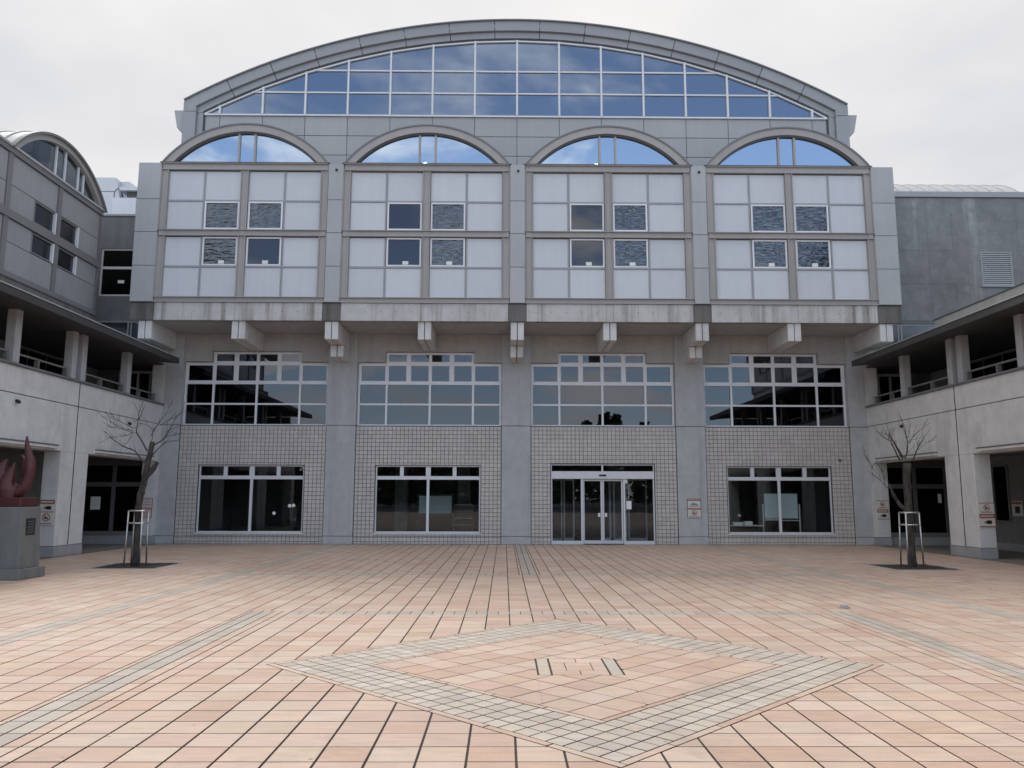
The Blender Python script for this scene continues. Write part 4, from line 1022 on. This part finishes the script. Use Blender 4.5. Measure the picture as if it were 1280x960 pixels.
# rooftop duct
U = empty('rooftop_duct', 'bulky pale metal air duct with elbow on the link block roof', 'duct', loc=(-15, 1.5, 11.5))
def ub(mb, name, mat, bevel=0): return rel(mb.build(name, mat, U, bevel=bevel), U)
ub(MB().box(-16.6, -14.95, 1.2, 3.4, 11.5, 12.78), 'duct_body', 'duct_metal', .01)
ub(MB().prism([(-16.6, 12.8), (-14.95, 12.8), (-14.8, 12.95), (-14.92, 13.33), (-15.62, 13.33), (-16.6, 13.26)], 1.2, 3.4), 'duct_hood', 'duct_metal')
ub(MB().prism([(-14.94, 13.3), (-14.74, 12.55), (-14.94, 12.55)], 1.25, 3.35).prism([(-14.9, 13.28), (-14.55, 13.3), (-14.35, 13.15), (-14.2, 12.9), (-14.7, 12.6)], 1.5, 3.2), 'elbow', 'duct_metal')
ub(MB().box(-14.88, -14.0, 1.0, 2.6, 11.5, 12.48), 'fan_box', 'duct_metal', .01); ub(MB().box(-14.6, -13.6, .9, 2.6, 12.72, 12.86), 'flat_cap', 'duct_metal'); ub(MB().box(-14.4, -13.6, 1.1, 2.4, 12.49, 12.71), 'fan_slot', 'steel_dark')
ub(MB().box(-17, -13, 2.2, 4, 12.9, 13.22), 'cross_duct', 'duct_metal')

# ================================================================== SCULPTURE
Pd = empty('pedestal', 'tall grey stone pedestal with dark plaque carrying the red flame', 'pedestal', loc=(-9.95, -11.5, 0))
rel(box('base', 'pedestal_stone', Pd, -10.42, -9.5, -11.94, -11.06, 0, .2, .012), Pd)
b_ = MB(); 
b_.v = [(-10.34, -11.86, .2), (-9.58, -11.86, .2), (-9.58, -11.14, .2), (-10.34, -11.14, .2), (-10.30, -11.82, 1.36), (-9.62, -11.82, 1.36), (-9.62, -11.18, 1.36), (-10.30, -11.18, 1.36)]
b_.f = [(0, 3, 2, 1), (4, 5, 6, 7), (0, 1, 5, 4), (1, 2, 6, 5), (2, 3, 7, 6), (3, 0, 4, 7)]
rel(b_.build('shaft', 'pedestal_stone', Pd, bevel=.008), Pd)
pq = MB().box(-9.612, -9.594, -11.66, -11.36, .82, 1.14).build('plaque', 'black', Pd, bevel=.004); rel(pq, Pd)
mt_ = MB()
for k in range(5): mt_.box(-9.5955, -9.592, -11.62+.03*(k % 2), -11.42, .87+k*.05, .884+k*.05)
rel(mt_.build('plaque_line', 'pedestal_stone', Pd), Pd)
F = empty('flame_sculpture', 'dark red flame shaped sculpture on the stone pedestal', 'sculpture', loc=(-9.98, -11.5, 1.36))
MB().box(-.36, .30, -.28, .28, 0, .18).build('base', 'sculpture_red', F, bevel=.015)
fm = MB()
fm.tube([(-.05, 0, .26), (.08, 0, .29), (.19, 0, .4), (.25, 0, .58), (.265, 0, .76), (.25, 0, .92), (.2, 0, 1.08), (.165, 0, 1.22), (.15, 0, 1.38)], [.13, .13, .11, .1, .105, .092, .064, .042, .02], 14)
fm.tube([(-.1, -.02, .15), (-.12, -.03, .35), (-.13, -.04, .5), (-.07, -.04, .66), (-.01, -.04, .86)], [.19, .2, .15, .085, .014], 12)
fm.tube([(-.2, 0, .18), (-.29, 0, .4), (-.31, 0, .6), (-.27, 0, .78), (-.2, 0, .93)], [.16, .18, .15, .095, .014], 12)
fm.tube([(-.3, .03, .22), (-.46, .03, .38), (-.52, .03, .6), (-.5, .03, .8), (-.43, .03, 1.0)], [.12, .115, .1, .065, .012], 10)
fm.tube([(.14, .06, .6), (.15, .08, .78), (.1, .09, .92), (.01, .09, 1.02)], [.09, .07, .045, .01], 10)
fo = fm.build('flame', 'sculpture_red', F, recalc=True)
rmod = fo.modifiers.new('remesh', 'REMESH'); rmod.mode = 'VOXEL'; rmod.voxel_size = .013; rmod.use_smooth_shade = True
smo = fo.modifiers.new('smooth', 'SMOOTH'); smo.factor = .5; smo.iterations = 4

# ================================================================== TREES
def guard(cx, cy, label):
    g = empty('tree_guard', label, 'tree guard', 'tree guards', (cx, cy, 0)); h_ = .155
    for sx in (-1, 1):
        for sy in (-1, 1): MB().tube([(sx*(h_+.02), sy*(h_+.02), 0), (sx*h_, sy*h_, 1.24)], .019, 8).build('post', 'stainless', g, smooth=True)
    for z, hh in ((1.24, h_), (.96, h_+.007)):
        mb = MB()
        for a, b in (((-hh, -hh), (hh, -hh)), ((hh, -hh), (hh, hh)), ((hh, hh), (-hh, hh)), ((-hh, hh), (-hh, -hh))): mb.tube([(a[0], a[1], z), (b[0], b[1], z)], .018, 8)
        mb.build('rail', 'stainless', g, smooth=True)
guard(-8.84, -8.6, 'square steel guard round the leaning bare tree'); guard(9.02, -8.6, 'square steel guard round the forked bare tree')
rb = random.Random(21)
def grow(mb, p, d, length, r0, depth, up=.25):
    pts = [p.copy()]; rad = [r0]; n = 5 if depth > 0 else 4
    for k in range(n):
        d = (d+Vector((rb.uniform(-.16, .16), rb.uniform(-.16, .16), rb.uniform(-.08, .12)+up*.1))).normalized()
        pts.append(pts[-1]+d*(length/n)); rad.append(max(r0*(1-.75*(k+1)/n), .0032))
    mb.tube(pts, rad, 6 if r0 > .012 else 4)
    if depth > 0:
        for k in range(1, n+1):
            for q in range(rb.choice((0, 1, 1, 1, 2))):
                a = Vector((rb.uniform(-1, 1), rb.uniform(-1, 1), rb.uniform(-.1, .7))).normalized()
                grow(mb, pts[k], (d*.8+a*.75).normalized(), length*rb.uniform(.45, .75), max(rad[k]*.62, .0045), depth-1, up)
LB = [[(0.08, 2.61), (-0.08, 2.85), (-0.26, 3.07), (-0.26, 3.32), (-0.27, 3.56), (-0.24, 3.81)], [(-0.26, 3.33), (-0.17, 3.36), (-0.1, 3.54), (-0.04, 3.7)], [(-0.26, 3.04), (-0.48, 3.11), (-0.85, 3.29), (-1.13, 3.45)], [(-0.26, 3.09), (-0.62, 3.14), (-0.81, 3.16), (-1.0, 3.2)], [(-0.27, 3.03), (-0.52, 2.96), (-0.74, 2.93), (-0.93, 2.93)], [(-0.29, 3.15), (-0.55, 3.27), (-0.77, 3.37), (-0.97, 3.51)], [(-0.04, 2.43), (-0.23, 2.61), (-0.59, 2.74), (-0.87, 2.9), (-1.13, 3.12)], [(0.2, 2.73), (0.42, 2.9), (0.52, 3.13), (0.59, 3.37), (0.76, 3.65)], [(0.16, 2.83), (0.15, 3.04), (0.11, 3.15), (-0.08, 3.25), (-0.25, 3.29)], [(0.16, 2.96), (0.35, 3.26), (0.53, 3.51), (0.68, 3.76)], [(0.16, 2.43), (0.28, 2.64), (0.49, 2.85), (0.73, 2.86)], [(0.42, 2.9), (0.59, 2.96), (0.75, 2.99)], [(0.48, 3.05), (0.63, 3.13), (0.79, 3.17)], [(-0.27, 2.99), (-0.38, 2.8), (-0.5, 2.61)], [(0.33, 3.2), (0.56, 3.37), (0.77, 3.51)]]
RB = [[(-0.07, 2.47), (-0.22, 2.88), (-0.27, 3.01), (-0.22, 3.21)], [(-0.01, 2.5), (0.06, 2.63), (0.09, 2.86), (0.04, 3.16), (-0.06, 3.5)], [(0.09, 2.84), (0.19, 3.01), (0.41, 3.19), (0.55, 3.42)], [(0.11, 2.97), (0.21, 3.14), (0.28, 3.37)], [(0.19, 2.47), (0.32, 2.7), (0.47, 2.88), (0.66, 3.11)], [(-0.13, 2.45), (-0.27, 2.75), (-0.35, 2.92), (-0.51, 2.98), (-0.63, 3.11)], [(-0.35, 2.92), (-0.32, 3.03), (-0.43, 3.06)], [(-0.03, 2.51), (-0.14, 2.7), (-0.23, 2.91), (-0.3, 3.01)], [(0.08, 2.91), (0.02, 3.01), (0.01, 3.09)], [(0.47, 2.88), (0.59, 2.87), (0.7, 2.92)], [(-0.47, 1.79), (-0.62, 1.99), (-0.74, 2.12), (-0.77, 2.27), (-0.7, 2.32)], [(-0.52, 1.97), (-0.56, 2.14), (-0.61, 2.24)], [(-0.76, 2.22), (-0.82, 2.47), (-0.91, 2.78)], [(-0.5, 1.87), (-0.51, 2.07), (-0.52, 2.22)], [(0.09, 2.91), (0.21, 2.95), (0.34, 2.97)], [(0.32, 2.7), (0.31, 2.81), (0.36, 2.86)]]
def tree(label, loc, trunk, trad, stubs, limbs):
    t_ = empty('bare_tree', label, 'tree', 'bare pruned trees', loc)
    def wob(pts, rad):
        P, Q = [], []
        for k in range(len(pts)-1):
            for q in range(4):
                u = q/4; a, b = Vector(pts[k]), Vector(pts[k+1]); P.append(a.lerp(b, u)+Vector((rb.uniform(-.008, .008), rb.uniform(-.008, .008), 0))); Q.append(rad[k]+(rad[k+1]-rad[k])*u+rb.uniform(-.005, .006))
        P.append(Vector(pts[-1])); Q.append(rad[-1]); return P, Q
    mb = MB(); a, b = wob(trunk, trad); mb.tube(a, b, 12)
    for pts, rad in stubs: a, b = wob(pts, rad); mb.tube(a, b, 9)
    mb.build('trunk', 'bark', t_, smooth=True)
    for bi, line in enumerate(limbs):
        tot = sum(math.dist(a, b) for a, b in zip(line[:-1], line[1:])); first = math.hypot(line[0][0]-.1, line[0][1]-2.5) < .3
        r0 = (.018 if first else .0085)*(1 if tot > .4 else .7); sl_ = rb.uniform(-.35, .35); y0_ = 0.0 if first else rb.uniform(-.06, .06)
        pts = []; acc = 0
        for k in range(len(line)-1):
            for q in range(3):
                u = q/3; x = line[k][0]+(line[k+1][0]-line[k][0])*u; z = line[k][1]+(line[k+1][1]-line[k][1])*u
                f_ = (k+u)/(len(line)-1); pts.append(Vector((x+rb.uniform(-.008, .008), y0_+sl_*f_*tot, z+rb.uniform(-.008, .008))))
        pts.append(Vector((line[-1][0], y0_+sl_*tot, line[-1][1])))
        mb = MB(); mb.tube(pts, [max(r0*(1-.8*k/(len(pts)-1)), .0028) for k in range(len(pts))], 6)
        for k in range(2, len(pts)-1):
            for _q in range(rb.choice((0, 1, 1, 2))):
                d = (pts[k+1]-pts[k-1]).normalized(); a = Vector((rb.uniform(-1, 1), rb.uniform(-1, 1), rb.uniform(-.3, 1))).normalized()
                grow(mb, pts[k], (d+a*.8).normalized(), rb.uniform(.08, .32), .0042, 0)
        mb.build('branch', 'twig', t_, smooth=True)
tree('leaning bare pruned tree with cut top and thin whips beside the sculpture', (-8.8, -8.65, 0),
     [(0, 0, -.05), (.0, 0, .6), (-.03, 0, 1.2), (.0, 0, 1.6), (.08, 0, 2.0), (.13, 0, 2.4), (.2, 0, 2.83)], [.088, .074, .072, .07, .067, .063, .054],
     [([(.05, 0, 1.95), (.2, .02, 2.15), (.33, .02, 2.36)], [.07, .06, .052]), ([(.02, 0, 1.62), (.07, -.05, 1.75), (.06, -.08, 1.82)], [.07, .05, .04])],
     LB)
tree('forked bare pruned tree with one low side branch in front of the dark doors', (9.02, -8.6, 0),
     [(0, 0, -.05), (0, 0, .5), (.0, 0, 1.2), (.0, 0, 1.9), (.03, 0, 2.38)], [.102, .09, .087, .084, .09],
     [([(-.05, 0, 1.28), (-.2, 0, 1.42), (-.32, .0, 1.62), (-.42, 0, 1.9)], [.05, .04, .034, .028])],
     RB)

# ================================================================== wood beyond the plaza, behind the viewer (seen mirrored in the windows)
rw = random.Random(5); fw = MB()
for k in range(75):
    X = -90+k*2.45+rw.uniform(-1, 1); Y = -100+rw.uniform(-8, 8); H = 7.5+2.5*max(0, noise.noise((X*.05, 0, 3)))+rw.uniform(-1.0, 1.4)+(6.3*math.exp(-((X-18)/10)**2))
    for q in range(420):
        a = rw.uniform(0, 6.283); zq = rw.uniform(.04, 1)**.8; r_ = 2.7*math.sqrt(max(.06, 1-(2*zq-.9)**2))*rw.uniform(.4, 1)
        c = Vector((X+r_*math.cos(a), Y+r_*math.sin(a), zq*H)); u = Vector((rw.gauss(0, 1), rw.gauss(0, 1), rw.gauss(0, 1))).normalized(); v = u.orthogonal().normalized(); s_ = rw.uniform(.3, .75)
        fw.quad(tuple(c+u*s_), tuple(c+v*s_), tuple(c-u*s_), tuple(c-v*s_))
o = fw.build('distant_trees', 'foliage', recalc=False); tag(o, 'dark far row of trees beyond the plaza', 'trees', kind='stuff')
